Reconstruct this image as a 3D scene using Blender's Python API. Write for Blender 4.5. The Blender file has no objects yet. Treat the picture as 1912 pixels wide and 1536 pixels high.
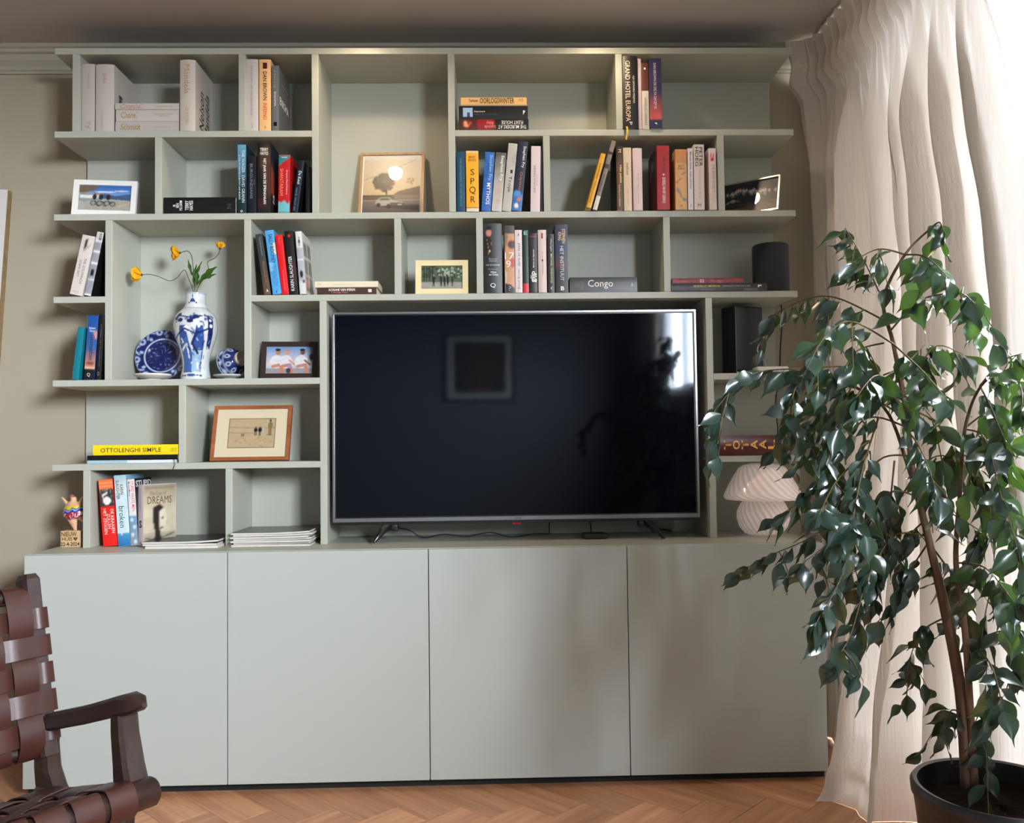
import bpy, bmesh, math, random
import numpy as np
from mathutils import Vector, Matrix
random.seed(7); rng = np.random.default_rng(5)
SC = bpy.context.scene
COL = SC.collection
R = math.radians

# ------------------------------------------------------------------ camera
FPX, CX, CY = 1601.3, 956.0, 768.0
CAMP = Vector((1.3903, -3.0011, 1.0328))
YAW, PITCH, ROLL = 0.02585, 0.03596, -0.01268
_fw = Vector((math.sin(YAW)*math.cos(PITCH), math.cos(YAW)*math.cos(PITCH), math.sin(PITCH)))
_rt = Vector((math.cos(YAW), -math.sin(YAW), 0))
_up = _rt.cross(_fw)
_r = _rt*math.cos(ROLL) + _up*math.sin(ROLL)
_u = -_rt*math.sin(ROLL) + _up*math.cos(ROLL)
cam = bpy.data.cameras.new('camera'); camo = bpy.data.objects.new('camera', cam)
COL.objects.link(camo)
cam.sensor_fit = 'HORIZONTAL'; cam.sensor_width = 36.0; cam.lens = 36.0*FPX/1912.0
cam.clip_start = 0.02; cam.clip_end = 200
camo.matrix_world = Matrix(((_r.x, _u.x, -_fw.x, CAMP.x), (_r.y, _u.y, -_fw.y, CAMP.y), (_r.z, _u.z, -_fw.z, CAMP.z), (0, 0, 0, 1)))
SC.camera = camo

def ray(px, py): return _fw + _r*((px-CX)/FPX) - _u*((py-CY)/FPX)
def at(px, py, y):            # measured pixel -> point on the plane y = const
    d = ray(px, py); return CAMP + d*((y-CAMP.y)/d.y)
def atz(px, py, z):
    d = ray(px, py); return CAMP + d*((z-CAMP.z)/d.z)

# ------------------------------------------------------------------ view, world
SC.view_settings.view_transform = 'Standard'
SC.view_settings.look = 'None'
SC.view_settings.exposure = 0.1
SC.view_settings.gamma = 1.0
SC.view_settings.use_curve_mapping = False
SKY = 190.0
W = bpy.data.worlds.new('overcast_sky'); SC.world = W; W.use_nodes = True
nt = W.node_tree; nt.nodes.clear()
_o = nt.nodes.new('ShaderNodeOutputWorld'); _b = nt.nodes.new('ShaderNodeBackground')
_g = nt.nodes.new('ShaderNodeTexCoord'); _s = nt.nodes.new('ShaderNodeSeparateXYZ')
_c = nt.nodes.new('ShaderNodeValToRGB')
nt.links.new(_g.outputs['Generated'], _s.inputs[0])
_m = nt.nodes.new('ShaderNodeMath'); _m.operation = 'MULTIPLY_ADD'; _m.inputs[1].default_value = 0.5; _m.inputs[2].default_value = 0.5
nt.links.new(_s.outputs['Z'], _m.inputs[0]); nt.links.new(_m.outputs[0], _c.inputs[0])
_c.color_ramp.elements[0].position = 0.44; _c.color_ramp.elements[0].color = (0.06, 0.06, 0.055, 1)
_c.color_ramp.elements[1].position = 0.52; _c.color_ramp.elements[1].color = (0.85, 0.915, 1.0, 1)
nt.links.new(_c.outputs[0], _b.inputs[0]); _b.inputs[1].default_value = SKY
nt.links.new(_b.outputs[0], _o.inputs[0])

# daylight enters through the two windows of the right wall (portals guide the sky light)
XR = 2.80
WINS = [(-1.12, -0.34, 0.16, 2.405), (-4.60, -3.20, 1.40, 2.38)]
for i, (y0, y1, z0, z1) in enumerate(WINS):
    L = bpy.data.lights.new('window_daylight', 'AREA'); L.shape = 'RECTANGLE'
    L.size = z1-z0; L.size_y = y1-y0; L.cycles.is_portal = True
    lo = bpy.data.objects.new('window_daylight', L); COL.objects.link(lo)
    lo.location = (XR+0.03, (y0+y1)/2, (z0+z1)/2); lo.rotation_euler = (0, R(90), 0)
SPOTS = [(0.98, -0.45), (1.76, -0.45)]
SPOT_W = 9.0

# ------------------------------------------------------------------ helpers
def lin(c):
    c = np.asarray(c, float)/255.0
    return np.where(c <= 0.04045, c/12.92, ((c+0.055)/1.055)**2.4)
def rgba(c): l = lin(c); return (float(l[0]), float(l[1]), float(l[2]), 1.0)

_mats = {}
def M(rgb, rough=0.5, metal=0.0, spec=0.5, var=0.0, vscale=6.0, bump=0.0, bscale=200.0, coat=0.0, name=None, sheen=0.0):
    key = (tuple(rgb), rough, metal, spec, var, vscale, bump, bscale, coat, sheen)
    if key in _mats: return _mats[key]
    m = bpy.data.materials.new(name or 'paint_%d_%d_%d' % tuple(int(v) for v in rgb)); m.use_nodes = True
    n = m.node_tree; p = n.nodes['Principled BSDF']
    p.inputs['Base Color'].default_value = rgba(rgb); p.inputs['Roughness'].default_value = rough
    p.inputs['Metallic'].default_value = metal; p.inputs['Specular IOR Level'].default_value = spec
    p.inputs['Coat Weight'].default_value = coat; p.inputs['Sheen Weight'].default_value = sheen
    if var or bump:
        tc = n.nodes.new('ShaderNodeTexCoord')
    if var:
        t = n.nodes.new('ShaderNodeTexNoise'); t.inputs['Scale'].default_value = vscale; t.inputs['Detail'].default_value = 5
        mix = n.nodes.new('ShaderNodeMix'); mix.data_type = 'RGBA'
        c = lin(rgb)
        mix.inputs[6].default_value = tuple(np.clip(c*(1-var), 0, 1))+(1,); mix.inputs[7].default_value = tuple(np.clip(c*(1+var), 0, 1))+(1,)
        n.links.new(tc.outputs['Object'], t.inputs['Vector']); n.links.new(t.outputs[0], mix.inputs[0]); n.links.new(mix.outputs[2], p.inputs['Base Color'])
    if bump:
        t2 = n.nodes.new('ShaderNodeTexNoise'); t2.inputs['Scale'].default_value = bscale; t2.inputs['Detail'].default_value = 3
        b = n.nodes.new('ShaderNodeBump'); b.inputs['Strength'].default_value = bump; b.inputs['Distance'].default_value = 0.002
        n.links.new(tc.outputs['Object'], t2.inputs['Vector']); n.links.new(t2.outputs[0], b.inputs['Height']); n.links.new(b.outputs[0], p.inputs['Normal'])
    _mats[key] = m
    return m

def Mwood(rgb_a, rgb_b, rough=0.45, scale=(3, 40, 40), coat=0.0, rand=0.0, name='wood'):
    m = bpy.data.materials.new(name); m.use_nodes = True
    n = m.node_tree; p = n.nodes['Principled BSDF']; p.inputs['Roughness'].default_value = rough; p.inputs['Coat Weight'].default_value = coat
    tc = n.nodes.new('ShaderNodeTexCoord'); mp = n.nodes.new('ShaderNodeMapping'); mp.inputs['Scale'].default_value = scale
    t = n.nodes.new('ShaderNodeTexNoise'); t.inputs['Scale'].default_value = 1.0; t.inputs['Detail'].default_value = 8; t.inputs['Roughness'].default_value = 0.65
    cr = n.nodes.new('ShaderNodeValToRGB'); cr.color_ramp.elements[0].position = 0.35; cr.color_ramp.elements[1].position = 0.68
    cr.color_ramp.elements[0].color = rgba(rgb_a); cr.color_ramp.elements[1].color = rgba(rgb_b)
    n.links.new(tc.outputs['Object'], mp.inputs[0]); n.links.new(cr.outputs[0], p.inputs['Base Color'])
    src = mp.outputs[0]
    if rand:
        oi = n.nodes.new('ShaderNodeObjectInfo'); va = n.nodes.new('ShaderNodeVectorMath'); va.operation = 'MULTIPLY_ADD'
        va.inputs[0].default_value = (1, 1, 1); 
        cx = n.nodes.new('ShaderNodeCombineXYZ')
        ml = n.nodes.new('ShaderNodeMath'); ml.operation = 'MULTIPLY'; ml.inputs[1].default_value = 37.0
        n.links.new(oi.outputs['Random'], ml.inputs[0])
        for k in range(3): n.links.new(ml.outputs[0], cx.inputs[k])
        ad = n.nodes.new('ShaderNodeVectorMath'); ad.operation = 'ADD'
        n.links.new(mp.outputs[0], ad.inputs[0]); n.links.new(cx.outputs[0], ad.inputs[1]); src = ad.outputs[0]
        n.nodes.remove(va)
        hs = n.nodes.new('ShaderNodeHueSaturation')
        mr = n.nodes.new('ShaderNodeMapRange'); mr.inputs[3].default_value = 1-rand; mr.inputs[4].default_value = 1+rand
        n.links.new(oi.outputs['Random'], mr.inputs[0]); n.links.new(mr.outputs[0], hs.inputs['Value'])
        n.links.new(cr.outputs[0], hs.inputs['Color']); n.links.new(hs.outputs[0], p.inputs['Base Color'])
    n.links.new(src, t.inputs['Vector']); n.links.new(t.outputs[0], cr.inputs[0])
    b = n.nodes.new('ShaderNodeBump'); b.inputs['Strength'].default_value = 0.12; b.inputs['Distance'].default_value = 0.002
    n.links.new(t.outputs[0], b.inputs['Height']); n.links.new(b.outputs[0], p.inputs['Normal'])
    return m

_pm = {}
def Mprint(rough=0.4, spec=0.5, coat=0.0):
    k = (rough, spec, coat)
    if k in _pm: return _pm[k]
    m = bpy.data.materials.new('printed_colour'); m.use_nodes = True
    n = m.node_tree; p = n.nodes['Principled BSDF']; p.inputs['Roughness'].default_value = rough
    p.inputs['Specular IOR Level'].default_value = spec; p.inputs['Coat Weight'].default_value = coat
    a = n.nodes.new('ShaderNodeVertexColor'); a.layer_name = 'ink'
    n.links.new(a.outputs[0], p.inputs['Base Color']); _pm[k] = m
    return m

def Mglass_thin(tint=(1, 1, 1), refl=0.10, rough=0.0, name='thin_glass'):
    m = bpy.data.materials.new(name); m.use_nodes = True; n = m.node_tree; n.nodes.clear()
    o = n.nodes.new('ShaderNodeOutputMaterial'); t = n.nodes.new('ShaderNodeBsdfTransparent'); g = n.nodes.new('ShaderNodeBsdfGlossy')
    t.inputs[0].default_value = (*tint, 1); g.inputs['Roughness'].default_value = rough
    f = n.nodes.new('ShaderNodeFresnel'); f.inputs[0].default_value = 1.45
    mx = n.nodes.new('ShaderNodeMixShader'); n.links.new(f.outputs[0], mx.inputs[0]); n.links.new(t.outputs[0], mx.inputs[1]); n.links.new(g.outputs[0], mx.inputs[2])
    n.links.new(mx.outputs[0], o.inputs[0]); return m

def Mtransl(rgb, trgb, mixf, rough=0.9, transp=0.0, bump=0.0, bscale=(60, 60, 6), spec=0.2, rnd=0.0, coat=0.0, name='cloth'):
    m = bpy.data.materials.new(name); m.use_nodes = True; n = m.node_tree; p = n.nodes['Principled BSDF']; o = n.nodes['Material Output']
    p.inputs['Base Color'].default_value = rgba(rgb); p.inputs['Roughness'].default_value = rough; p.inputs['Specular IOR Level'].default_value = spec
    p.inputs['Coat Weight'].default_value = coat
    t = n.nodes.new('ShaderNodeBsdfTranslucent'); t.inputs[0].default_value = rgba(trgb)
    mx = n.nodes.new('ShaderNodeMixShader'); mx.inputs[0].default_value = mixf
    n.links.new(p.outputs[0], mx.inputs[1]); n.links.new(t.outputs[0], mx.inputs[2]); last = mx
    if transp:
        tr = n.nodes.new('ShaderNodeBsdfTransparent'); m2 = n.nodes.new('ShaderNodeMixShader'); m2.inputs[0].default_value = transp
        n.links.new(mx.outputs[0], m2.inputs[1]); n.links.new(tr.outputs[0], m2.inputs[2]); last = m2
    n.links.new(last.outputs[0], o.inputs[0])
    if rnd:
        oi = n.nodes.new('ShaderNodeObjectInfo')
        for sh, c in ((p, rgb), (t, trgb)):
            hs = n.nodes.new('ShaderNodeHueSaturation'); hs.inputs['Color'].default_value = rgba(c)
            mr = n.nodes.new('ShaderNodeMapRange'); mr.inputs[3].default_value = 1-rnd; mr.inputs[4].default_value = 1+rnd
            n.links.new(oi.outputs['Random'], mr.inputs[0]); n.links.new(mr.outputs[0], hs.inputs['Value']); n.links.new(hs.outputs[0], sh.inputs[0])
    if bump:
        tc = n.nodes.new('ShaderNodeTexCoord'); mp = n.nodes.new('ShaderNodeMapping'); mp.inputs['Scale'].default_value = bscale
        tx = n.nodes.new('ShaderNodeTexNoise'); tx.inputs['Scale'].default_value = 1.0; tx.inputs['Detail'].default_value = 6
        b = n.nodes.new('ShaderNodeBump'); b.inputs['Strength'].default_value = bump; b.inputs['Distance'].default_value = 0.006
        n.links.new(tc.outputs['Object'], mp.inputs[0]); n.links.new(mp.outputs[0], tx.inputs['Vector']); n.links.new(tx.outputs[0], b.inputs['Height'])
        n.links.new(b.outputs[0], p.inputs['Normal']); n.links.new(b.outputs[0], t.inputs['Normal'])
    return m

def obj_from(name, me, parent=None, mat=None):
    o = bpy.data.objects.new(name, me); COL.objects.link(o)
    if mat is not None and not me.materials: me.materials.append(mat)
    if parent is not None: o.parent = parent
    return o
def tag(o, label=None, cat=None, group=None, kind=None):
    if label: o['label'] = label
    if cat: o['category'] = cat
    if group: o['group'] = group
    if kind: o['kind'] = kind
    return o
def thing(name, label, cat, loc=(0, 0, 0), rot=(0, 0, 0), group=None):
    o = bpy.data.objects.new(name, None); COL.objects.link(o); o.empty_display_size = 0.05
    o.location = loc; o.rotation_euler = rot
    return tag(o, label, cat, group)

class MB:
    def __init__(s): s.v = []; s.f = []
    def add(s, v, f):
        k = len(s.v); s.v += [tuple(p) for p in v]; s.f += [tuple(i+k for i in q) for q in f]; return s
    def box(s, x0, x1, y0, y1, z0, z1, b=0.0):
        if x0 > x1: x0, x1 = x1, x0
        if y0 > y1: y0, y1 = y1, y0
        if z0 > z1: z0, z1 = z1, z0
        b = min(b, (x1-x0)*.45, (y1-y0)*.45, (z1-z0)*.45)
        if b <= 0:
            v = [(x0, y0, z0), (x1, y0, z0), (x1, y1, z0), (x0, y1, z0), (x0, y0, z1), (x1, y0, z1), (x1, y1, z1), (x0, y1, z1)]
            f = [(0, 3, 2, 1), (4, 5, 6, 7), (0, 1, 5, 4), (1, 2, 6, 5), (2, 3, 7, 6), (3, 0, 4, 7)]
            return s.add(v, f)
        bm = bmesh.new(); bmesh.ops.create_cube(bm, size=1.0)
        for q in bm.verts: q.co = Vector(((x0+x1)/2+q.co.x*(x1-x0), (y0+y1)/2+q.co.y*(y1-y0), (z0+z1)/2+q.co.z*(z1-z0)))
        bmesh.ops.bevel(bm, geom=bm.edges[:], offset=b, segments=2, affect='EDGES', profile=0.5)
        bm.verts.index_update()
        s.add([q.co[:] for q in bm.verts], [[q.index for q in fc.verts] for fc in bm.faces]); bm.free(); return s
    def tube(s, pts, rad, n=8, cap=True, flat=1.0, up=None):
        pts = [Vector(p) for p in pts]; m = len(pts)
        if not hasattr(rad, '__len__'): rad = [rad]*m
        base = len(s.v); pr = None
        for i, p in enumerate(pts):
            t = (pts[min(i+1, m-1)]-pts[max(i-1, 0)]).normalized()
            if pr is None:
                a = Vector(up) if up else (Vector((0, 0, 1)) if abs(t.z) < 0.9 else Vector((1, 0, 0)))
            else: a = pr
            nrm = (a-t*a.dot(t)).normalized(); bn = t.cross(nrm); pr = nrm
            for k in range(n):
                q = 2*math.pi*(k+0.5)/n; s.v.append(tuple(p+nrm*math.cos(q)*rad[i]*flat+bn*math.sin(q)*rad[i]))
        for i in range(m-1):
            for k in range(n):
                a = base+i*n+k; b = base+i*n+(k+1) % n; s.f.append((a, b, b+n, a+n))
        if cap:
            s.f.append(tuple(base+k for k in reversed(range(n)))); s.f.append(tuple(base+(m-1)*n+k for k in range(n)))
        return s
    def lathe(s, prof, n=48, c=(0, 0, 0)):
        base = len(s.v)
        for r_, z_ in prof:
            for k in range(n):
                q = 2*math.pi*k/n; s.v.append((c[0]+r_*math.cos(q), c[1]+r_*math.sin(q), c[2]+z_))
        for i in range(len(prof)-1):
            for k in range(n):
                a = base+i*n+k; b = base+i*n+(k+1) % n; s.f.append((a, b, b+n, a+n))
        return s
    def grid(s, fn, nu, nv):
        base = len(s.v)
        for j in range(nv+1):
            for i in range(nu+1): s.v.append(tuple(fn(i/nu, j/nv)))
        for j in range(nv):
            for i in range(nu):
                a = base+j*(nu+1)+i; s.f.append((a, a+1, a+nu+2, a+nu+1))
        return s
    def build(s, name, mat, parent=None, smooth=False, loc=None, rot=None, sharp=None):
        me = bpy.data.meshes.new(name); me.from_pydata(s.v, [], s.f); me.materials.append(mat)
        if smooth:
            me.polygons.foreach_set('use_smooth', [True]*len(me.polygons))
            if sharp: me.set_sharp_from_angle(angle=R(sharp))
        me.update()
        o = obj_from(name, me, parent)
        if loc: o.location = loc
        if rot: o.rotation_euler = rot
        return o

def ink(me, cols):
    a = me.color_attributes.new('ink', 'FLOAT_COLOR', 'POINT')
    c = np.ones((len(me.vertices), 4)); c[:, :3] = np.asarray(cols).reshape(-1, 3); a.data.foreach_set('color', c.ravel())

class Pic:                       # a flat print drawn in code
    def __init__(s, nx, ny, base=(255, 255, 255), asp=1.0):
        s.nx, s.ny = nx, ny; s.U, s.V = np.meshgrid(np.linspace(0, 1, nx+1), np.linspace(0, 1, ny+1)); s.asp = asp
        s.c = np.ones((ny+1, nx+1, 3))*lin(base)
    def fill(s, m, c, a=1.0):
        c = lin(c); m = (np.asarray(m, float)*a)[..., None]; s.c = s.c*(1-m)+c*m; return s
    def vgrad(s, v0, v1, c0, c1):
        t = np.clip((s.V-v0)/(v1-v0), 0, 1)[..., None]; m = ((s.V >= v0) & (s.V <= v1))[..., None]
        s.c = np.where(m, lin(c0)*(1-t)+lin(c1)*t, s.c); return s
    def rect(s, u0, v0, u1, v1, c, a=1.0): return s.fill((s.U >= u0) & (s.U <= u1) & (s.V >= v0) & (s.V <= v1), c, a)
    def ell(s, u, v, ru, rv, c, a=1.0, soft=0.0):
        d = np.sqrt(((s.U-u)/ru)**2+((s.V-v)/rv)**2)
        return s.fill(np.clip((1+soft-d)/(soft+1e-6), 0, 1) if soft else d < 1, c, a)
    def line(s, pts, w, c, a=1.0):
        m = np.zeros_like(s.U, bool)
        for (a0, b0), (a1, b1) in zip(pts[:-1], pts[1:]):
            dx, dy = (a1-a0)*s.asp, b1-b0; L2 = dx*dx+dy*dy+1e-12
            t = np.clip(((s.U-a0)*s.asp*dx+(s.V-b0)*dy)/L2, 0, 1)
            m |= np.hypot((s.U-a0)*s.asp-t*dx, s.V-b0-t*dy) < w
        return s.fill(m, c, a)
    def poly(s, pts, c, a=1.0):
        m = np.zeros_like(s.U, bool); n = len(pts)
        for i in range(n):
            (x0, y0), (x1, y1) = pts[i], pts[(i+1) % n]
            if y0 == y1: continue
            k = ((y0 > s.V) != (y1 > s.V)) & (s.U < (x1-x0)*(s.V-y0)/(y1-y0)+x0); m ^= k
        return s.fill(m, c, a)
    def noise(s, amt, sx=14, sy=14):
        q = rng.random((sy+2, sx+2)); x = s.U*sx; y = s.V*sy; i = x.astype(int); j = y.astype(int); fx = x-i; fy = y-j
        v = q[j, i]*(1-fx)*(1-fy)+q[j, i+1]*fx*(1-fy)+q[j+1, i]*(1-fx)*fy+q[j+1, i+1]*fx*fy
        s.c = np.clip(s.c*(1+amt*(v-0.5)*2)[..., None], 0, 1); return s
    def speck(s, u0, v0, u1, v1, c, n, r, a=1.0):
        for _ in range(n): s.ell(u0+(u1-u0)*rng.random(), v0+(v1-v0)*rng.random(), r*(0.5+rng.random())/s.asp, r*(0.5+rng.random()), c, a)
        return s
    def build(s, name, fn, parent, mat=None):
        for _ in range(2 if s.nx > 50 else 1):
            c = np.pad(s.c, ((1, 1), (1, 1), (0, 0)), mode='edge'); s.c = .4*s.c+.15*(c[:-2, 1:-1]+c[2:, 1:-1]+c[1:-1, :-2]+c[1:-1, 2:])
        mb = MB().grid(fn, s.nx, s.ny); o = mb.build(name, mat or Mprint(), parent); ink(o.data, s.c.reshape(-1, 3)); return o

# lettering: all text curves are turned to meshes in one go at the end
TXT = []
def letter(s, fn, rgb, parent, bold=0.0, shear=0.0, name='lettering', mat=None, aspect=None):
    cu = bpy.data.curves.new('lettering_curve', 'FONT'); cu.body = s; cu.resolution_u = 2; cu.offset = min(bold, .004) if 'M' in s else bold; cu.shear = shear; cu.space_line = 0.85
    cu.align_x = 'CENTER'
    o = bpy.data.objects.new('lettering_curve', cu); TXT.append((o, fn, mat or M(rgb, 0.5, name='ink'), parent, name, aspect))
def finish_lettering():
    for t in TXT: COL.objects.link(t[0])
    bpy.context.view_layer.update(); dg = bpy.context.evaluated_depsgraph_get()
    done = []
    for o, fn, mat, parent, name, aspect in TXT:
        me = bpy.data.meshes.new_from_object(o.evaluated_get(dg)); me.name = name
        n = len(me.vertices)
        if n:
            co = np.empty(n*3); me.vertices.foreach_get('co', co); co = co.reshape(-1, 3)
            lo = co.min(0); hi = co.max(0); s = (co-lo)/np.maximum(hi-lo, 1e-9)
            new = np.array([fn(a, b)[:] for a, b in s[:, :2]]); me.vertices.foreach_set('co', new.ravel())
            me.materials.clear(); me.materials.append(mat); me.update()
            done.append((name, me, parent))
    for t in TXT:
        cu = t[0].data; bpy.data.objects.remove(t[0]); bpy.data.curves.remove(cu)
    for name, me, parent in done: obj_from(name, me, parent)
# ================================================================== the setting
ZC = 2.425
WALL2 = M((112, 111, 111), 0.9, var=0.02, vscale=2.0, name='unseen_wall_darkened')  # dark grey for the left and front walls out of view, lowers bounce light
WALL = M((162, 154, 134), 0.9, var=0.03, vscale=2.0, bump=0.08, bscale=90, name='wall_paint')
CEIL = M((180, 175, 169), 0.95, var=0.02, vscale=1.5, name='ceiling_paint')
TRIM = M((164, 160, 146), 0.6, name='trim_paint')
X0, Y0 = -2.3, -5.7
def st(o): o['kind'] = 'structure'; return o
fl = st(MB().box(X0-.1, XR+.15, Y0-.1, 0.1, -0.1, -0.004).build('floor', Mwood((150, 100, 66), (186, 132, 92), 0.5, name='oak_subfloor')))
st(MB().box(X0-.1, XR+.15, Y0-.1, 0.1, ZC, ZC+.1).build('ceiling', CEIL))
st(MB().box(X0-.1, XR+.15, 0.0, 0.1, 0, ZC).build('wall_back', WALL))
st(MB().box(X0-.1, X0, Y0, 0, 0, ZC).build('wall_left', WALL2))
st(MB().box(X0-.1, XR+.15, Y0-.1, Y0, 0, ZC).build('wall_front', WALL2))
wr = MB(); ye = Y0
for (y0, y1, z0, z1) in sorted(WINS):
    wr.box(XR, XR+.15, ye, y0, 0, ZC); wr.box(XR, XR+.15, y0, y1, 0, z0); wr.box(XR, XR+.15, y0, y1, z1, ZC); ye = y1
wr.box(XR, XR+.15, ye, 0, 0, ZC)
st(wr.build('wall_right', WALL))
GLASS = Mglass_thin(name='window_glass')
WFR = M((235, 235, 230), 0.4, name='window_paint')
for i, (y0, y1, z0, z1) in enumerate(WINS):
    w = st(bpy.data.objects.new('window_%d' % (i+1), None)); COL.objects.link(w); w.location = (XR+.06, 0, 0)
    f = MB(); t = .055
    f.box(0, .06, y0, y1, z0, z0+t, .004); f.box(0, .06, y0, y1, z1-t, z1, .004); f.box(0, .06, y0, y0+t, z0+t, z1-t, .004); f.box(0, .06, y1-t, y1, z0+t, z1-t, .004)
    f.build('window_frame', WFR, w)
    ym = (y0+y1)/2
    if i: MB().box(0, .06, ym-.03, ym+.03, z0+t, z1-t, .004).build('mullion', WFR, w)
    for a, b in (((y0+t, ym-.03), (ym+.03, y1-t)) if i else ((y0+t, y1-t),)):
        MB().add([(.03, a, z0+t), (.03, b, z0+t), (.03, b, z1-t), (.03, a, z1-t)], [(3, 2, 1, 0)]).build('pane', GLASS, w)
    MB().box(-.12, .0, y0-.03, y1+.03, z0-.03, z0, .005).build('window_sill', WFR, w)
# crown moulding along the back wall and the right wall
prof = [(0, -.085), (.008, -.085), (.010, -.078), (.016, -.074), (.018, -.064), (.034, -.048), (.040, -.030), (.050, -.026), (.052, -.016), (.060, -.012), (.060, 0), (0, 0)]
def crown(name, a, b, nrm):
    m = MB(); a = Vector(a); b = Vector(b); n = Vector(nrm); k = len(prof)
    v = [p+n*d+Vector((0, 0, z)) for p in (a, b) for d, z in prof]
    m.add(v, [(i, (i+1) % k, k+(i+1) % k, k+i) for i in range(k)]); return st(m.build(name, TRIM))
crown('trim_1', (X0, 0, ZC), (XR, 0, ZC), (0, -1, 0))

st(MB().box(X0, -.002, -.014, 0, 0, .09, .003).build('baseboard_back', TRIM))
# oak herringbone floor, plank by plank
PW, PL = .125, .625
OAK = Mwood((168, 116, 82), (206, 154, 114), 0.45, scale=(2.2, 34, 34), rand=0.16, name='oak_plank')
pm = MB().box(0, PL-.0012, .0, PW-.0012, -.02, 0, .0008); pme = bpy.data.meshes.new('plank'); pme.from_pydata(pm.v, [], pm.f); pme.materials.append(OAK)
ca = math.cos(R(-45)); sa = math.sin(R(-45))
ox, oy = 0.052, -0.60+PL/math.sqrt(2)
cnt = []
for m_ in range(-8, 12):
    for k in range(-40, 60):
        for typ in (0, 1):
            x, y = (k*PW+m_*PL, k*PW-m_*PL) if typ == 0 else (k*PW+m_*PL, k*PW-m_*PL)
            wx, wy = x*ca-y*sa+ox, x*sa+y*ca+oy
            cx_, cy_ = (x+PL/2, y+PW/2) if typ == 0 else (x-PW/2, y+PL/2)
            mx_, my_ = cx_*ca-cy_*sa+ox, cx_*sa+cy_*ca+oy
            if -1.0 < mx_ < 2.62 and -2.55 < my_ < -.05: cnt.append((wx, wy, R(-45) if typ == 0 else R(45), typ))
for wx, wy, a, typ in cnt:
    o = obj_from('plank', pme, fl); o.location = (wx, wy, 0.0); o.rotation_euler = (0, 0, a)
tag(MB().box(-1.6, 2.3, -5.3, -2.2, 0.0005, .012, .003).build('added_bounce_rug', M((62, 60, 60), .95, bump=.6, bscale=400)), 'large charcoal rug added out of view to cut light bouncing off the floor', 'rug')  # added rug behind the camera, soaks up bounce light from the floor
# warm downlights in the ceiling in front of the bookcase
LENS = bpy.data.materials.new('lamp_lens'); LENS.use_nodes = True
_p = LENS.node_tree.nodes['Principled BSDF']; _p.inputs['Emission Color'].default_value = (1, .72, .42, 1); _p.inputs['Emission Strength'].default_value = 60
for i, (sx, sy) in enumerate(SPOTS):
    t = thing('ceiling_downlight', ['recessed warm ceiling downlight above the empty tall shelf bay', 'recessed warm ceiling downlight above the right half of the bookcase'][i], 'downlight', (sx, sy, ZC))
    MB().lathe([(.030, -.001), (.044, -.001), (.046, -.006), (.040, -.008), (.031, -.005), (.030, -.001)], 32).build('trim_ring', M((230, 228, 222), .4), t, True)
    MB().lathe([(.0001, -.003), (.0295, -.003)], 32).build('lens', LENS, t)
    L = bpy.data.lights.new('downlight_beam', 'SPOT'); L.energy = SPOT_W; L.color = (1, .80, .56); L.spot_size = R(150); L.spot_blend = 0.6; L.shadow_soft_size = .028
    lo = bpy.data.objects.new('downlight_beam', L); COL.objects.link(lo); lo.parent = t; lo.location = (0, 0, -.012)
# picture on the wall behind, mirrored in the television
t = thing('wall_picture', 'dark framed square picture with pale mount on the far wall', 'picture', (1.30, Y0, 1.76))
m = MB(); w, h, b = .34, .33, .03
m.box(-w, w, .0, .03, h-b, h, .004); m.box(-w, w, .0, .03, -h, -h+b, .004); m.box(-w, -w+b, 0, .03, -h+b, h-b, .004); m.box(w-b, w, 0, .03, -h+b, h-b, .004)
m.build('frame', M((30, 26, 24), .4), t); MB().box(-w+b, w-b, .002, .012, -h+b, h-b).build('mount', M((200, 198, 190), .8), t)
pc = Pic(30, 30, (40, 36, 34)); pc.ell(.5, .5, .3, .38, (92, 70, 44), soft=.6); pc.noise(.3, 8, 8)
pc.build('print', lambda u, v: (-.25+.5*u, .0135, -.25+.5*v), t)
# canvas at the left edge of the view
t = thing('canvas_picture', 'pale canvas with bare wooden stretcher edge hung on the left wall part', 'picture', (-.262, -.001, 1.925), (0, R(3.5), 0))
MB().box(-.62, -.0005, -.0285, -.0297, -.80, 0, 0).build('painted_face', M((206, 200, 196), .8, var=.05), t)
MB().box(-.62, 0, -.028, 0, -.80, 0.0, .002).build('stretcher', Mwood((120, 96, 64), (150, 124, 86), .6), t)
# ================================================================== bookcase and cabinets
PAINT = M((173, 175, 162), 0.42, var=0.015, vscale=3.0, name='sage_paint')
DOORP = M((174, 180, 174), 0.36, var=0.012, vscale=2.0, bump=0.03, bscale=500, name='sage_lacquer')
DARK = M((20, 20, 20), .8)
YS, YB = -0.24, -0.012
ZT = [2.323, 2.051, 1.782, 1.516, 1.2485, .981]; TH = .0205; ZCAB = .716
bc = thing('bookcase', 'sage green built-in bookcase with staggered open compartments above low cabinets', 'bookcase', (0, 0, ZCAB))
def bx(name, x0, x1, z0, z1, y0=YS, y1=YB, b=.0012):
    return MB().box(x0, x1, y0, y1, z0-ZCAB, z1-ZCAB, b).build(name, PAINT, bc)
bx('back_panel', 0, 2.40, ZCAB, ZT[0]-TH, YB, -.001, 0)
def shelf(i, x0, x1): bx('shelf', x0, x1, ZT[i]-TH, ZT[i])
UT = .022
def upr(x, zb, zt): bx('upright', x-UT/2, x+UT/2, zb, zt)
shelf(0, 0, 2.4)
upc = [.835, 1.277]                                                   # tall bay
shelf(1, 0, .835-UT/2); shelf(1, 1.277+UT/2, 2.40)
shelf(2, 0, 2.4)
shelf(3, 0, .1745-UT/2); shelf(3, .6165+UT/2, 2.40)
shelf(4, 0, .857-UT/2); shelf(4, 2.107+UT/2, 2.40)
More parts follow.
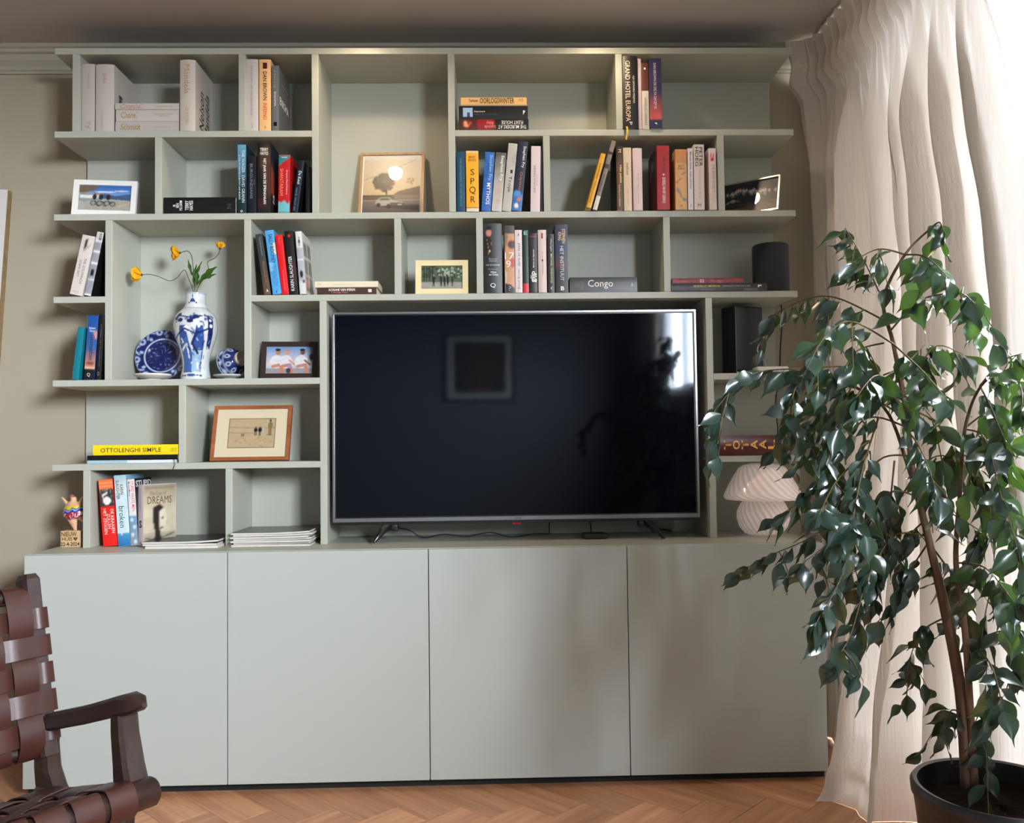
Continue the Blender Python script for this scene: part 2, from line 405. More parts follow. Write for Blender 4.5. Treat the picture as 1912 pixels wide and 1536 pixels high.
shelf(5, 0, .857-UT/2); shelf(5, 2.107+UT/2, 2.40)
g = lambda i: ZT[i]
b_ = lambda i: ZT[i]-TH
for x in (.0675, .5995): upr(x, g(1), b_(0))
upr(1.826, g(1), b_(0))
for x in upc: upr(x, g(2), b_(0))
for x in (.3315, 1.585, 2.1565): upr(x, g(2), b_(1))
for x in (.1745, .6165): upr(x, g(4), b_(2))
for x in (1.0985, 1.3635, 1.9735): upr(x, g(3), b_(2))
for x in (.857, 2.107): upr(x, ZCAB, b_(3))
upr(.4085, g(5), b_(4))
for x in (.1085, .5565): upr(x, ZCAB, b_(5))
wt = MB().box(0, 2.4, -.3815, -.001, ZCAB-.020, ZCAB, .001).build('cabinet_top', PAINT); tag(wt, 'continuous sage green top board running along the low cabinets', 'worktop')
cl = ['low cabinet with plain sage door beside the woven leather armchair', 'low cabinet with plain sage door under the magazines', 'low cabinet with plain sage door under the television middle', 'low cabinet with plain sage door beside the linen curtain']
for i in range(4):
    c = thing('low_cabinet', cl[i], 'cabinet', (.6*i, 0, 0), group='low cabinets under the bookcase')
    z1 = ZCAB-.0205; m = MB()
    m.box(.0, .018, -.38, -.001, .03, z1); m.box(.582, .6, -.38, -.001, .03, z1); m.box(.018, .582, -.38, -.001, .03, .048); m.box(.018, .582, -.012, -.001, .048, z1)
    m.build('body', PAINT, c)
    MB().box(.0013, .5987, -.401, -.3825, .030, ZCAB-.0015, .0012).build('door', DOORP, c)
    MB().box(.0, .6, -.365, -.02, 0.0, .03).build('plinth', DARK, c)
# ================================================================== books
ROWPX = [0, 240, 394, 549, 706, 862, 1018]
def zrow(r): return ZT[r] if r <= 5 else ZCAB
WHT, BLK = (238, 236, 230), (24, 22, 22)
def deep(c): return tuple(255*(v/255)**(1.22+.25*(1-v/255)) for v in c)
def book(name, label, t, h, d, rgb, tx=(), pt=(), hard=False, bow=.0010, side=(), paint=None, pages=(226, 214, 190), rough=.42, group='books on the shelves', ribbon=None, sidepaint=None):
    e = thing(name, label, 'book', group=group); rgb = deep(rgb)
    if paint is not None: paint.c = paint.c**1.22
    c = .0024 if hard else .0007
    bow = min(bow, t*.12)
    K = 6
    sp = [(t*k/K, -bow*(1-(2*k/K-1)**2)) for k in range(K+1)]
    out = [(0, d)]+sp+[(t, d), (t-c, d), (t-c, c), (c, c), (c, d)]
    n = len(out); v = [(x, y, z) for z in (0, h) for x, y in out]
    f = [(i, (i+1) % n, n+(i+1) % n, n+i) for i in range(n)]
    # caps: spine fan + boards
    i_in = {'rt': K+2, 'rti': K+3, 'ri': K+4, 'li': K+5, 'lti': K+6}
    for o_, rev in ((0, 1), (n, 0)):
        a = [tuple(range(1, K+2))+(K+4, K+5), (0, 1, K+5, K+6), (K+1, K+2, K+3, K+4)]
        for q in a: f.append(tuple(o_+i for i in (reversed(q) if rev else q)))
    MB().add(v, f).build('cover', M(rgb, rough, name='book_cover'), e)
    ins = .003 if hard else .0004
    MB().box(c, t-c, c, d-(.004 if hard else .0006), ins, h-ins).build('pages', M(pages, .85, name='paper'), e)
    def S(u, v_, off=.00025):
        x = u*t; return Vector((x, -bow*(1-(2*u-1)**2)-off, v_*h))
    for (u0, v0, u1, v1, col) in pt:
        MB().grid(lambda a, b: S(u0+(u1-u0)*a, v0+(v1-v0)*b), 6, 1).build('spine_band', M(deep(col), rough, name='book_cover'), e)
    if paint is not None: paint.build('spine_print', lambda a, b: S(.01+.98*a, .004+.992*b, .0003), e, Mprint(rough))
    for q in tx:
        s, u0, v0, u1, v1, col, mode = q[:7]; bold = q[7] if len(q) > 7 else 0; sh = q[8] if len(q) > 8 else 0
        if mode == 'd': fn = lambda a, b, u0=u0, u1=u1, v0=v0, v1=v1: S(u0+(u1-u0)*b, v1+(v0-v1)*a, .0006)
        elif mode == 'u': fn = lambda a, b, u0=u0, u1=u1, v0=v0, v1=v1: S(u1+(u0-u1)*b, v0+(v1-v0)*a, .0006)
        else: fn = lambda a, b, u0=u0, u1=u1, v0=v0, v1=v1: S(u0+(u1-u0)*a, v0+(v1-v0)*b, .0006)
        letter(s, fn, col, e, bold, sh)
    for q in side:                # (which, text, y0, z0, y1, z1, colour, mode)
        wh, s, y0, z0, y1, z1, col, mode = q[:8]; bold = q[8] if len(q) > 8 else 0; sh = q[9] if len(q) > 9 else 0
        X = t+.0004 if wh == 'R' else -.0004
        sg = (lambda y: y) if wh == 'R' else (lambda y: 1-y)
        if mode == 'h': fn = lambda a, b, X=X, y0=y0, y1=y1, z0=z0, z1=z1, sg=sg: Vector((X, sg(y0+(y1-y0)*a)*d, (z0+(z1-z0)*b)*h))
        else: fn = lambda a, b, X=X, y0=y0, y1=y1, z0=z0, z1=z1, sg=sg: Vector((X, sg(y0+(y1-y0)*(1-b))*d, (z0+(z1-z0)*a)*h))
        letter(s, fn, col, e, bold, sh, 'cover_lettering')
    if sidepaint is not None:
        wh, pc, y0, z0, y1, z1 = sidepaint
        X = t+.0003 if wh == 'R' else -.0003
        pc.build('cover_print', (lambda a, b: (X, (y0+(y1-y0)*a)*d, (z0+(z1-z0)*b)*h)) if wh == 'R' else (lambda a, b: (X, (y1+(y0-y1)*a)*d, (z0+(z1-z0)*b)*h)), e, Mprint(rough))
    return e
GRP = {1: 'books on the top shelf', 2: 'books on the second shelf', 3: 'books on the shelf above the television', 4: 'books on the short left shelf', 5: 'books on the fifth shelf', 6: 'books on the cabinet top'}
def stand(label, row, p0, p1, ptop, dx, rgb, tx=(), pt=(), d=.135, sb=.008, yaw=0, **k):
    ys = YS+sb; pb = ROWPX[row]; z0 = zrow(row)
    x0 = at(p0, pb, ys).x; x1 = at(p1, pb, ys).x; H = at(p0+dx, ptop, ys).z-z0
    sh = dx/FPX*(ys-CAMP.y); a = math.atan2(sh, H)
    t = (x1-x0)*math.cos(a)-.0006; h = H/math.cos(a)-abs(t*math.sin(a))*.5
    e = book('book', label, t, h, d, rgb, tx, pt, group=k.pop('group', GRP[row]), **k)
    e.location = (x0+.0003, ys, z0+max(0, t*math.sin(a))+.0003); e.rotation_euler = (0, a, R(yaw))
    return e
def lie(label, z0, p0, p1, thick_px, rgb, tx=(), pt=(), d=.14, sb=.01, flip=False, row=1, pyb=None, yaw=0, **k):
    ys = YS+sb; x0 = at(p0, ROWPX[row], ys).x; x1 = at(p1, ROWPX[row], ys).x
    t = thick_px/FPX*(ys-CAMP.y)-.0006
    e = book('book', label, t, x1-x0, d, rgb, tx, pt, group=k.pop('group', GRP[row]), **k)
    if flip: e.location = (x0, ys, z0+t+.0003); e.rotation_euler = (0, R(90), R(yaw))
    else: e.location = (x1, ys, z0+.0003); e.rotation_euler = (0, R(-90), R(yaw))
    return z0+t+.0006

GOLD = (166, 140, 96); SIL = (204, 197, 190); SIL2 = (197, 190, 184)
# ---- top shelf
stand('silver grey biography at the far left end of the top shelf', 1, 152.5, 177, 120, 0, SIL2, [('Ali', .25, .05, .72, .16, GOLD, 'u'), ('Strijder', .45, .62, .62, .88, (160, 146, 120), 'd', 0)], d=.15, sb=.016, hard=True, bow=.003)
stand('thick silver grey biography with black letters on its cover, left of the lying grey stack', 1, 178.5, 213, 121, 0, SIL, [('Jobs', .35, .72, .62, .87, GOLD, 'd', 0), ('De biografie', .3, .08, .45, .32, (160, 150, 130), 'd', 0)], d=.185, sb=.012, hard=True, bow=.004, side=[('R', 'Steve', .12, .40, .34, .62, BLK, 'v', .03, .2)])
z = zrow(1)
z = lie('silver grey biography at the bottom of the lying grey stack', z, 216, 334.5, 20.5, SIL2, [('Schmidt', .2, .60, .75, .92, GOLD, 'd', .02, .15), ('De biografie', .35, .12, .52, .36, (158, 148, 130), 'd', 0)], d=.15, hard=True, bow=.003)
z = lie('silver grey biography in the middle of the lying grey stack', z, 217, 334.5, 22, SIL, [('Chanel', .25, .66, .80, .92, GOLD, 'd', .02, .15), ('Een intiem leven\nEdmonde', .35, .1, .70, .38, (160, 148, 128), 'd', 0)], d=.15, hard=True, bow=.003)
z = lie('thin silver grey biography on top of the lying grey stack', z, 215, 334.5, 12, SIL, [('Churchill', .1, .56, .85, .92, (188, 140, 104), 'd', .02, .15), ('Het leven van', .35, .1, .62, .36, (165, 150, 128), 'd', 0)], d=.15, hard=True, bow=.002, sb=.008)
stand('silver grey biography with slanted black name on its cover, right of the lying grey stack', 1, 336, 365, 112.5, 0, (208, 200, 192), [('Mandela', .3, .52, .66, .93, (178, 146, 92), 'd'), ('De lange weg\nnaar de vrijheid', .34, .10, .62, .34, (172, 150, 110), 'd', 0)], d=.17, sb=.004, hard=True, bow=.0045, side=[('R', 'Nelson\nMandela', .22, .05, .80, .70, BLK, 'v', .03, .2)])
stand('white hardback with fine grey spine lettering, left in the small top compartment', 1, 459.5, 482.5, 111, 0, (206, 200, 196), [('DAN BROWN   HET VERLOREN SYMBOOL', .38, .20, .56, .91, (150, 146, 142), 'd', 0), ('Lw', .45, .04, .62, .1, (130, 126, 122), 'd', 0)], d=.14, hard=True, bow=.002)
stand('apricot hardback with bold black and red spine lettering', 1, 484, 506, 111.5, 0, (238, 198, 150), [('DAN BROWN', .34, .43, .68, .83, BLK, 'd', .012), ('INFERNO', .34, .16, .68, .39, (196, 60, 44), 'd', .006), ('*', .45, .03, .6, .08, (150, 90, 60), 'h')], pt=[(.33, .87, .7, .955, (110, 30, 26))], d=.15, hard=True, bow=.002)
stand('slim steel grey hardback with white word across its cover, right in the small top compartment', 1, 507.5, 521, 123, 0, (128, 130, 132), [('ENIGMA', .35, .38, .6, .60, (214, 214, 212), 'd'), ('Harris', .35, .66, .55, .92, (166, 164, 160), 'd', 0)], pt=[(.25, .08, .72, .14, (30, 36, 70))], d=.155, hard=True, bow=.0015, rough=.25, side=[('R', 'ENIGMA', .08, .44, .86, .56, (232, 232, 230), 'h', .03), ('R', 'Robert Harris', .3, .78, .8, .80, (170, 170, 170), 'h', 0)])
z = zrow(1)
pr = Pic(12, 60, (26, 24, 30)); pr.rect(0, 0, 1, .5, (160, 30, 32)); pr.rect(0, 0, 1, .26, (100, 38, 28)); pr.line([(.2, .06), (.8, .10), (.3, .16)], .012, (226, 120, 80)); pr.ell(.45, .08, .3, .03, (236, 170, 140)); pr.noise(.35, 6, 20)
z = lie('dark red and black paperback lying upside down at the bottom of the three-book pile', z, 858, 987, 20.5, (24, 22, 26), [('THE MURDERS AT\nFLEAT HOUSE', .14, .56, .90, .97, WHT, 'd', .004), ('Lucinda\nRiley', .12, .36, .9, .52, (240, 150, 130), 'd', 0)], paint=pr, flip=True, d=.13, sb=.0)
z = lie('thick black paperback with small pale portrait on its spine in the three-book pile', z, 857, 986, 26, (22, 23, 30), [('Stieg Larsson', .50, .62, .64, .78, WHT, 'd', .006), ('Mannen die vrouwen haten', .33, .44, .42, .78, (90, 92, 104), 'd', 0), ('P', .35, .04, .65, .07, WHT, 'd', .04)], pt=[(.18, .80, .86, .94, (176, 196, 220)), (.18, .84, .5, .88, (60, 70, 92))], d=.13, sb=.002)
z = lie('cream paperback with heavy black block title on top of the three-book pile', z, 861, 984, 18, (236, 196, 138), [('OORLOGSWINTER', .34, .19, .95, .71, BLK, 'd', .006), ('Terlouw', .5, .74, .82, .88, (50, 40, 30), 'd', .006), ('OO', .55, .05, .85, .12, (120, 100, 70), 'd', 0)], pt=[(0, 0, .2, 1, (190, 164, 140))], d=.13, sb=.01)
rb = stand('thick black hardback with distressed cream lettering and hanging yellow ribbon', 1, 1164.6, 1191, 105, 0, (30, 27, 26), [('GRAND HOTEL EUROPA', .16, .09, .50, .93, (222, 196, 164), 'd', .004), ('ILJA LEONARD PFEIJFFER', .66, .34, .82, .72, (214, 206, 190), 'd', .008), ('p', .4, .04, .6, .08, WHT, 'd')], d=.15, sb=-.012, hard=True, bow=.003)
MB().grid(lambda a, b: (.006+.006*a+.002*math.sin(b*5), -.004-.003*math.sin(b*3), .004-.044*b), 1, 8).build('ribbon', M((216, 168, 40), .6), rb)
stand('thin pale pink book squeezed beside the thick black hardback', 1, 1192, 1199, 110, 0, (206, 186, 190), (), d=.13, sb=.0)
stand('brown and white paperback beside the purple one on the top shelf', 1, 1199.5, 1212.5, 118, 0, (206, 200, 190), [('ANNELIES VERBEKE', .35, .06, .68, .48, (120, 118, 110), 'd', 0)], pt=[(0, .58, 1, 1, (112, 62, 48)), (.35, .9, .6, .93, WHT)], d=.13, sb=.0)
pr = Pic(12, 60, (52, 44, 84)); pr.vgrad(.12, .5, (196, 96, 84), (70, 50, 84)); pr.rect(0, 0, 1, .12, (44, 42, 84)); pr.noise(.15, 4, 16)
stand('purple paperback with sunset print on its spine at the end of the top shelf row', 1, 1213.5, 1237, 109, 0, (50, 42, 78), [('DAN BROWN DE DELTA DECEPTIE', .36, .28, .56, .93, (206, 186, 196), 'd', 0), ('f', .4, .05, .58, .09, WHT, 'd')], paint=pr, d=.13, sb=-.006)
# ---- second shelf
z = zrow(2)
lie('thick black paperback lying flat with white lettering beside upright thrillers', z, 305.5, 440, 32, (22, 22, 25), [('IK\nBEN\nPELGRIM', .22, .74, .80, .87, WHT, 'h', .008), ('TERRY\nHAYES', .22, .59, .80, .70, WHT, 'h', .008), ('N', .3, .06, .6, .12, (60, 60, 62), 'h')], d=.15, sb=.01, row=2)
pr = Pic(12, 60); pr.vgrad(0, .5, (24, 52, 58), (30, 74, 80)); pr.vgrad(.5, 1, (60, 100, 122), (120, 172, 196)); pr.noise(.2, 5, 20)
stand('sea blue hardback with pale spine lettering beside the lying black paperback', 2, 443.5, 460, 270, 0, (34, 78, 92), [('THE WAGER  DAVID GRANN', .50, .16, .84, .92, (206, 220, 222), 'd', 0), ('A TALE OF SHIPWRECK MUTINY AND MURDER', .14, .2, .32, .85, (214, 224, 226), 'd', .004), ('o', .35, .02, .6, .05, WHT, 'd')], paint=pr, d=.15, hard=True)
stand('low midnight blue book with spaced spine lettering in the thriller row', 2, 462, 479.5, 291, 0, (22, 28, 46), [('BURGUNDIANS', .28, .26, .58, .86, (120, 130, 146), 'd', 0), ('THE', .66, .5, .82, .6, (96, 106, 126), 'd', 0)], d=.13, sb=.012)
pr = Pic(16, 70, (30, 27, 27)); pr.ell(.62, .72, .3, .2, (84, 66, 44), soft=.8); pr.ell(.9, .5, .2, .2, (92, 52, 40), soft=.8); pr.ell(.4, .14, .3, .05, (70, 30, 32), soft=.8); pr.noise(.3, 8, 30)
ps = Pic(20, 40, (26, 40, 46)); ps.poly([(0, .7), (.75, .45), (1, .25), (0, .3)], (150, 66, 48)); ps.rect(0, 0, 1, .3, (34, 32, 36))
stand('tall thick black paperback with white vertical title and author at the spine head', 2, 480.5, 506, 266, 0, (28, 26, 27), [('TERRY\nHAYES', .22, .82, .82, .92, WHT, 'h', .01), ('HET JAAR VAN DE SPRINKHAAN', .40, .13, .66, .77, WHT, 'd', .01)], paint=pr, d=.155, sb=.004, side=[('R', 'SP', .15, .17, .7, .30, (238, 220, 216), 'h', .03)], sidepaint=('R', ps, .02, .0, .98, .99))
pr = Pic(14, 60, (186, 28, 40)); pr.rect(0, 0, 1, .2, (120, 186, 190)); pr.rect(0, .0, 1, .03, (90, 160, 166)); pr.poly([(0, .8), (.3, .87), (1, .96), (1, 1), (0, 1)], (46, 140, 144)); pr.poly([(0, .2), (.3, .17), (.5, .22), (.8, .15), (1, .2), (1, .3), (0, .3)], (186, 28, 40))
stand('red and turquoise paperback in the thriller row', 2, 519, 541, 289, 2, (176, 26, 36), [('SHANTARAM', .12, .30, .42, .76, (232, 140, 90), 'd', 0), ('Gregory David Roberts', .62, .32, .80, .74, (236, 200, 190), 'd', 0), ('bestseller', .25, .94, .75, .97, WHT, 'h', 0)], paint=pr, d=.13, sb=.006)
stand('dark blue paperback leaning at the right end of the thriller row', 2, 544.5, 556, 300, 13, (20, 30, 46), [('De Kooi', .3, .55, .8, .80, (196, 214, 226), 'd', .01), ('MARCEL VAN DE VEN', .2, .05, .5, .48, (86, 140, 190), 'd', 0)], d=.13, sb=.008)
stand('plain black paperback propped against the right upright of the thriller row', 2, 570, 579.5, 312, 2, (16, 17, 20), (), d=.13, sb=.03)
# right of the tall bay
stand('petrol blue cloth book at the left end beside the yellow spine', 2, 853, 869, 284, 0, (28, 92, 118), [('THE UNWINDING OF THE MIRACLE', .4, .1, .6, .9, (90, 150, 170), 'd', 0)], d=.14, sb=.006, hard=True)
stand('yellow paperback with four large black capitals down the spine', 2, 871, 894.5, 282, 0, (240, 184, 44), [('MARY\nBEARD', .18, .83, .84, .92, (140, 90, 30), 'h', .004), ('S', .34, .60, .66, .70, BLK, 'h', -.002), ('P', .34, .45, .66, .55, BLK, 'h', -.002), ('Q', .24, .28, .76, .41, BLK, 'h', -.002), ('R', .34, .15, .70, .25, BLK, 'h', -.002)], pt=[(0, 0, 1, .055, (226, 214, 196)), (0, .055, 1, .065, (120, 96, 50)), (0, .965, 1, 1, (232, 206, 160))], d=.13, sb=-.002)
pr = Pic(10, 60, (58, 116, 186)); pr.noise(.25, 5, 20)
stand('bright blue paperback with white lettering leaning among its series', 2, 898.5, 916.5, 284, 9, (50, 106, 176), [('Stephen Fry', .45, .52, .85, .95, (150, 190, 230), 'd', .004), ('MYTHOS', .40, .12, .80, .48, WHT, 'd', .004)], paint=pr, d=.13, sb=.004)
pr = Pic(10, 60, (150, 148, 144)); pr.vgrad(.5, 1, (186, 184, 180), (98, 96, 90)); pr.vgrad(0, .5, (206, 204, 200), (186, 184, 180)); pr.noise(.1, 4, 16)
stand('grey paperback with white and copper lettering leaning among its series', 2, 917.5, 937, 285, 10, (140, 138, 132), [('Stephen Fry', .48, .52, .85, .95, WHT, 'd', .006), ('HEROES', .38, .12, .76, .46, (206, 150, 128), 'd', 0)], paint=pr, d=.13, sb=.004)
stand('pale grey hardback with black animal mark leaning among its series', 2, 937.5, 954.5, 268, 14, (196, 193, 188), [('Troje', .32, .28, .74, .52, (40, 40, 40), 'd', 0), ('STEPHEN\nFRY', .5, .68, .85, .86, (150, 150, 148), 'd', 0)], pt=[(.5, .56, .75, .61, BLK)], d=.145, sb=.002)
pr = Pic(12, 60, (36, 44, 70)); pr.rect(0, 0, 1, .24, (72, 128, 190)); pr.ell(.35, .25, .35, .05, (96, 160, 210)); pr.line([(.1, .05), (.5, .12), (.9, .06)], .008, (30, 60, 110)); pr.line([(.1, .13), (.5, .18), (.9, .12)], .008, (30, 60, 110)); pr.ell(.62, .17, .22, .03, (206, 130, 96)); pr.ell(.42, .07, .2, .035, WHT)
stand('navy hardback with sea picture at the spine foot leaning among its series', 2, 955, 974, 264, 15, (32, 38, 62), [('Stephen Fry', .5, .62, .86, .93, (222, 224, 232), 'd', .006), ('Odyssey', .42, .30, .74, .56, (182, 104, 84), 'd', 0)], paint=pr, d=.145, sb=.002)
stand('white hardback standing right of the leaning navy book', 2, 990.5, 1008.5, 273, 3, (222, 210, 212), [('PERELSNOER', .28, .28, .48, .70, (140, 130, 134), 'd', 0), ('ROMAN', .58, .4, .7, .56, (170, 160, 164), 'd', 0)], d=.14, sb=.004, hard=True)
stand('black hardback behind the white one at the compartment end', 2, 1009, 1013.5, 280, 1, (22, 22, 24), (), d=.13, sb=.01)
# leaning pair and row
stand('yellow paperback leaning far over at the left of the row', 2, 1094.5, 1104, 287, 30.5, (226, 178, 60), [('Griet op de Beeck', .2, .54, .7, .82, (110, 66, 20), 'd', 0), ('Kom hier dat ik u kus', .25, .12, .62, .50, (120, 70, 30), 'd', 0)], pt=[(0, 0, 1, .03, (90, 100, 30))], d=.13, sb=-.012)
stand('slim speckled book leaning over behind the yellow paperback', 2, 1106.5, 1115.5, 263, 39, (150, 138, 128), [('Kookboek', .2, .25, .6, .5, (70, 30, 30), 'd', 0)], pt=[(0, 0, 1, .2, (222, 214, 206)), (0, .6, 1, .66, (90, 70, 66)), (0, .8, 1, .84, (60, 50, 50))], d=.13, sb=-.008)
pr = Pic(10, 60, (108, 76, 44)); pr.vgrad(.6, 1, (120, 86, 50), (42, 26, 22)); pr.noise(.3, 5, 20)
stand('dark brown paperback with yellow lettering in the pale row', 2, 1152, 1164.5, 273, 0, (40, 30, 26), [('Het paleis', .4, .42, .85, .70, (240, 200, 120), 'd', .01), ('Gerda Blees en de bibliotheek', .3, .05, .6, .40, (236, 206, 150), 'd', 0), ('M', .3, .9, .8, .95, (240, 200, 120), 'd', 0)], paint=pr, d=.135, sb=-.012)
stand('cream paperback with interlaced ring lettering in the row', 2, 1165.2, 1180.5, 276, 0, (226, 208, 182), [('oeboe', .35, .57, .72, .76, (70, 56, 48), 'd', -.004), ('roman van nu', .4, .1, .6, .35, (190, 170, 140), 'd', 0)], d=.14, sb=.0)
stand('pinkish white paperback between the cream and the red one', 2, 1183, 1200.5, 277, 0, (226, 208, 210), [('J. Bernlef  Hersenschimmen', .4, .10, .62, .64, (176, 160, 164), 'd', 0)], d=.14, sb=-.002, bow=.003)
pl_ = Pic(20, 40, (70, 16, 28)); pl_.poly([(.1, .6), (.45, .92), (.6, .75), (.4, .55)], (150, 120, 116)); pl_.ell(.6, .62, .25, .08, (24, 16, 20)); pl_.noise(.3, 8, 12)
stand('thick crimson hardback with dark cover picture in the pale row', 2, 1227.5, 1251, 272, 1, (176, 22, 44), [('JOHN IRVING', .40, .58, .66, .86, (70, 12, 22), 'd', .006), ('DE REGELS VAN HET CIDERHUIS', .42, .10, .66, .50, (238, 222, 220), 'd', .008), ('+', .42, .53, .62, .56, WHT, 'h', .02)], d=.15, sb=-.012, hard=True, sidepaint=('L', pl_, .05, .02, .98, .98))
pr = Pic(14, 60, (214, 172, 122)); pr.rect(0, .78, 1, 1, (206, 150, 100)); pr.line([(.9, .62), (.6, .6), (.5, .52), (.05, .44)], .008, (70, 60, 50)); pr.line([(.1, .34), (.3, .3), (.45, .24), (.6, .18), (.95, .15)], .022, (40, 70, 76)); pr.line([(.1, .34), (.3, .3), (.45, .24), (.6, .18), (.95, .15)], .008, (150, 170, 164)); pr.noise(.08, 6, 20)
stand('tan hardback with drawn dark chain on its spine', 2, 1261.5, 1283.5, 279, 1, (206, 164, 116), [('MACHT\nEN MOED', .2, .66, .86, .74, (90, 80, 66), 'h', .004), ('K', .45, .05, .62, .08, (190, 50, 40), 'h', .02)], paint=pr, d=.14, sb=-.01)
stand('slim white paperback between the chain spine and the black capital lettering', 2, 1285, 1295, 277, 1, (224, 218, 220), [('Ed van Thijn  Het verhaal', .3, .34, .7, .94, (60, 60, 66), 'd', .004), ('m', .4, .04, .65, .08, (90, 90, 96), 'd')], d=.14, sb=-.01)
stand('off white paperback with large black capitals at the spine head', 2, 1296.5, 1316, 270, 1, (220, 208, 202), [('PETER\nHOEG', .12, .66, .84, .96, BLK, 'd', .008), ('DE STILTE EN HET MEISJE', .42, .18, .62, .60, (166, 152, 146), 'd', -.004), ('M', .34, .04, .64, .09, (60, 56, 54), 'h')], d=.14, sb=-.01)
stand('off white paperback with red lobster mark at the end of the pale row', 2, 1325, 1338.8, 277, 0, (222, 206, 200), [('THE ROSIE PROJECT', .35, .28, .80, .74, (120, 116, 116), 'd', -.002), ('Graeme\nSimsion', .4, .12, .8, .26, (150, 180, 130), 'd', 0), ('3', .25, .78, .72, .92, (200, 44, 60), 'd', .02)], d=.14, sb=-.008)
# ---- third shelf
ps = Pic(14, 60, (214, 206, 198)); ps.poly([(.35, .93), (.55, .96), (.5, .8), (.3, .75)], (60, 50, 46)); ps.poly([(.2, .70), (.95, .90), (.6, .78)], (140, 132, 124)); ps.ell(.45, .05, .3, .012, (186, 178, 172))
stand('white paperback with a torn paper print leaning on the short left shelf', 3, 130, 154, 440, 24, (214, 206, 198), [('THE GOLDFINCH', .56, .20, .76, .62, (40, 36, 34), 'd', -.002), ('DONNA TARTT', .22, .30, .40, .58, (50, 46, 44), 'd', -.004)], paint=ps, d=.13, sb=-.004, side=[('R', 'O', .05, .66, .4, .78, (60, 56, 54), 'h', -.01)])
pg = Pic(10, 60, (160, 162, 168)); pg.rect(0, .86, 1, 1, (206, 204, 200)); [pg.rect(.5, .87+.03*k, .85, .885+.03*k, BLK) for k in range(4)]
for vv in (.0, .24, .5, .68, .85): pg.rect(0, vv, 1, vv+.02, (226, 226, 224))
pg.ell(.5, .36, .3, .06, (36, 34, 34)); pg.noise(.08, 4, 14)
stand('grey photo-strip paperback leaning against the upright of the short left shelf', 3, 157, 170.5, 433, 24, (30, 30, 32), (), paint=pg, d=.13, sb=.0)
pr = Pic(10, 60, (70, 76, 74)); pr.vgrad(0, .4, (120, 92, 68), (74, 78, 74)); pr.noise(.12, 4, 16)
stand('dark grey green hardback leaning left at the head of the six-book row', 3, 493.5, 506.5, 437, -17, (66, 72, 70), [('Alexandrië', .40, .20, .80, .56, (150, 92, 60), 'd', 0), ('Edmund Richardson', .5, .64, .68, .94, (150, 154, 150), 'd', 0), ('A', .38, .04, .72, .09, WHT, 'h', .01)], paint=pr, d=.14, sb=.004, hard=True)
stand('light blue paperback leaning left in the six-book row', 3, 509.5, 526, 430, -15, (104, 172, 216), [('SALLY ROONEY', .34, .48, .80, .94, (24, 40, 70), 'd', .008), ('BEAUTIFUL WORLD\nWHERE ARE YOU', .30, .12, .82, .46, (50, 110, 160), 'd', 0), ('f', .4, .02, .6, .06, (20, 30, 60), 'h')], pt=[(.7, .62, 1, .80, (226, 200, 170)), (.0, .36, .5, .5, (140, 196, 226))], d=.135, sb=-.002)
stand('bright red paperback leaning left in the six-book row', 3, 526.5, 540, 439, -12.5, (216, 24, 46), [('Kluun', .4, .84, .6, .96, (240, 120, 120), 'd', 0), ('Komt een vrouw bij de dokter', .4, .06, .62, .40, (240, 150, 150), 'd', 0)], d=.13, sb=.0)
stand('black hardback with upward white serif lettering in the six-book row', 3, 541, 557.5, 431, -10.5, (22, 20, 20), [('KARIN SLAUGHTER', .22, .06, .62, .60, WHT, 'u', .002), ('VEROORDEELD', .68, .14, .9, .52, (96, 30, 28), 'u', 0)], pt=[(.40, .90, .66, .94, (200, 44, 40))], d=.14, sb=.002)
pg2 = Pic(10, 60, (176, 178, 182)); pg2.rect(0, .74, 1, 1, (216, 214, 212)); [pg2.rect(.35, .77+.04*k, .7, .795+.04*k, BLK) for k in range(4)]; pg2.rect(0, .54, 1, .56, (230, 230, 228)); pg2.rect(0, 0, 1, .2, (206, 208, 208)); pg2.ell(.5, .32, .3, .06, (30, 30, 32)); pg2.ell(.8, .2, .2, .02, (30, 30, 32))
pc = Pic(24, 44, (206, 202, 198))
for a_, b_0 in ((.06, .62), (.06, .34), (.06, .06), (.52, .64), (.52, .36), (.52, .08)): pc.rect(a_, b_0, a_+.38, b_0+.24, (110, 104, 98)); pc.rect(a_+.05, b_0, a_+.14, b_0+.18, (60, 56, 54))
pc.rect(.06, .10, .44, .26, (176, 116, 90))
stand('pale photo-collage paperback at the right end of the six-book row', 3, 560, 572, 432, -8.5, (196, 194, 190), (), paint=pg2, d=.135, sb=-.004, sidepaint=('R', pc, .02, .01, .98, .99))
z = zrow(3)
z = lie('brown paperback with white capitals lying under a cream book', z, 592, 703, 13.5, (92, 66, 54), [('ROXANE VAN IPEREN', .50, .36, .85, .80, WHT, 'd', .008), ("'t Hooge Nest", .12, .48, .45, .76, (220, 110, 90), 'd', 0)], pt=[(.3, .08, .75, .14, (226, 214, 206))], d=.13, sb=.004, row=3)
z = lie('cream paperback lying on the brown paperback', z, 588, 706, 11.5, (226, 216, 194), [('Judith Koelemeijer', .3, .4, .6, .7, (196, 180, 140), 'd', 0), ('W', .3, .9, .8, .96, (190, 170, 120), 'd', 0)], d=.14, sb=.004, row=3)
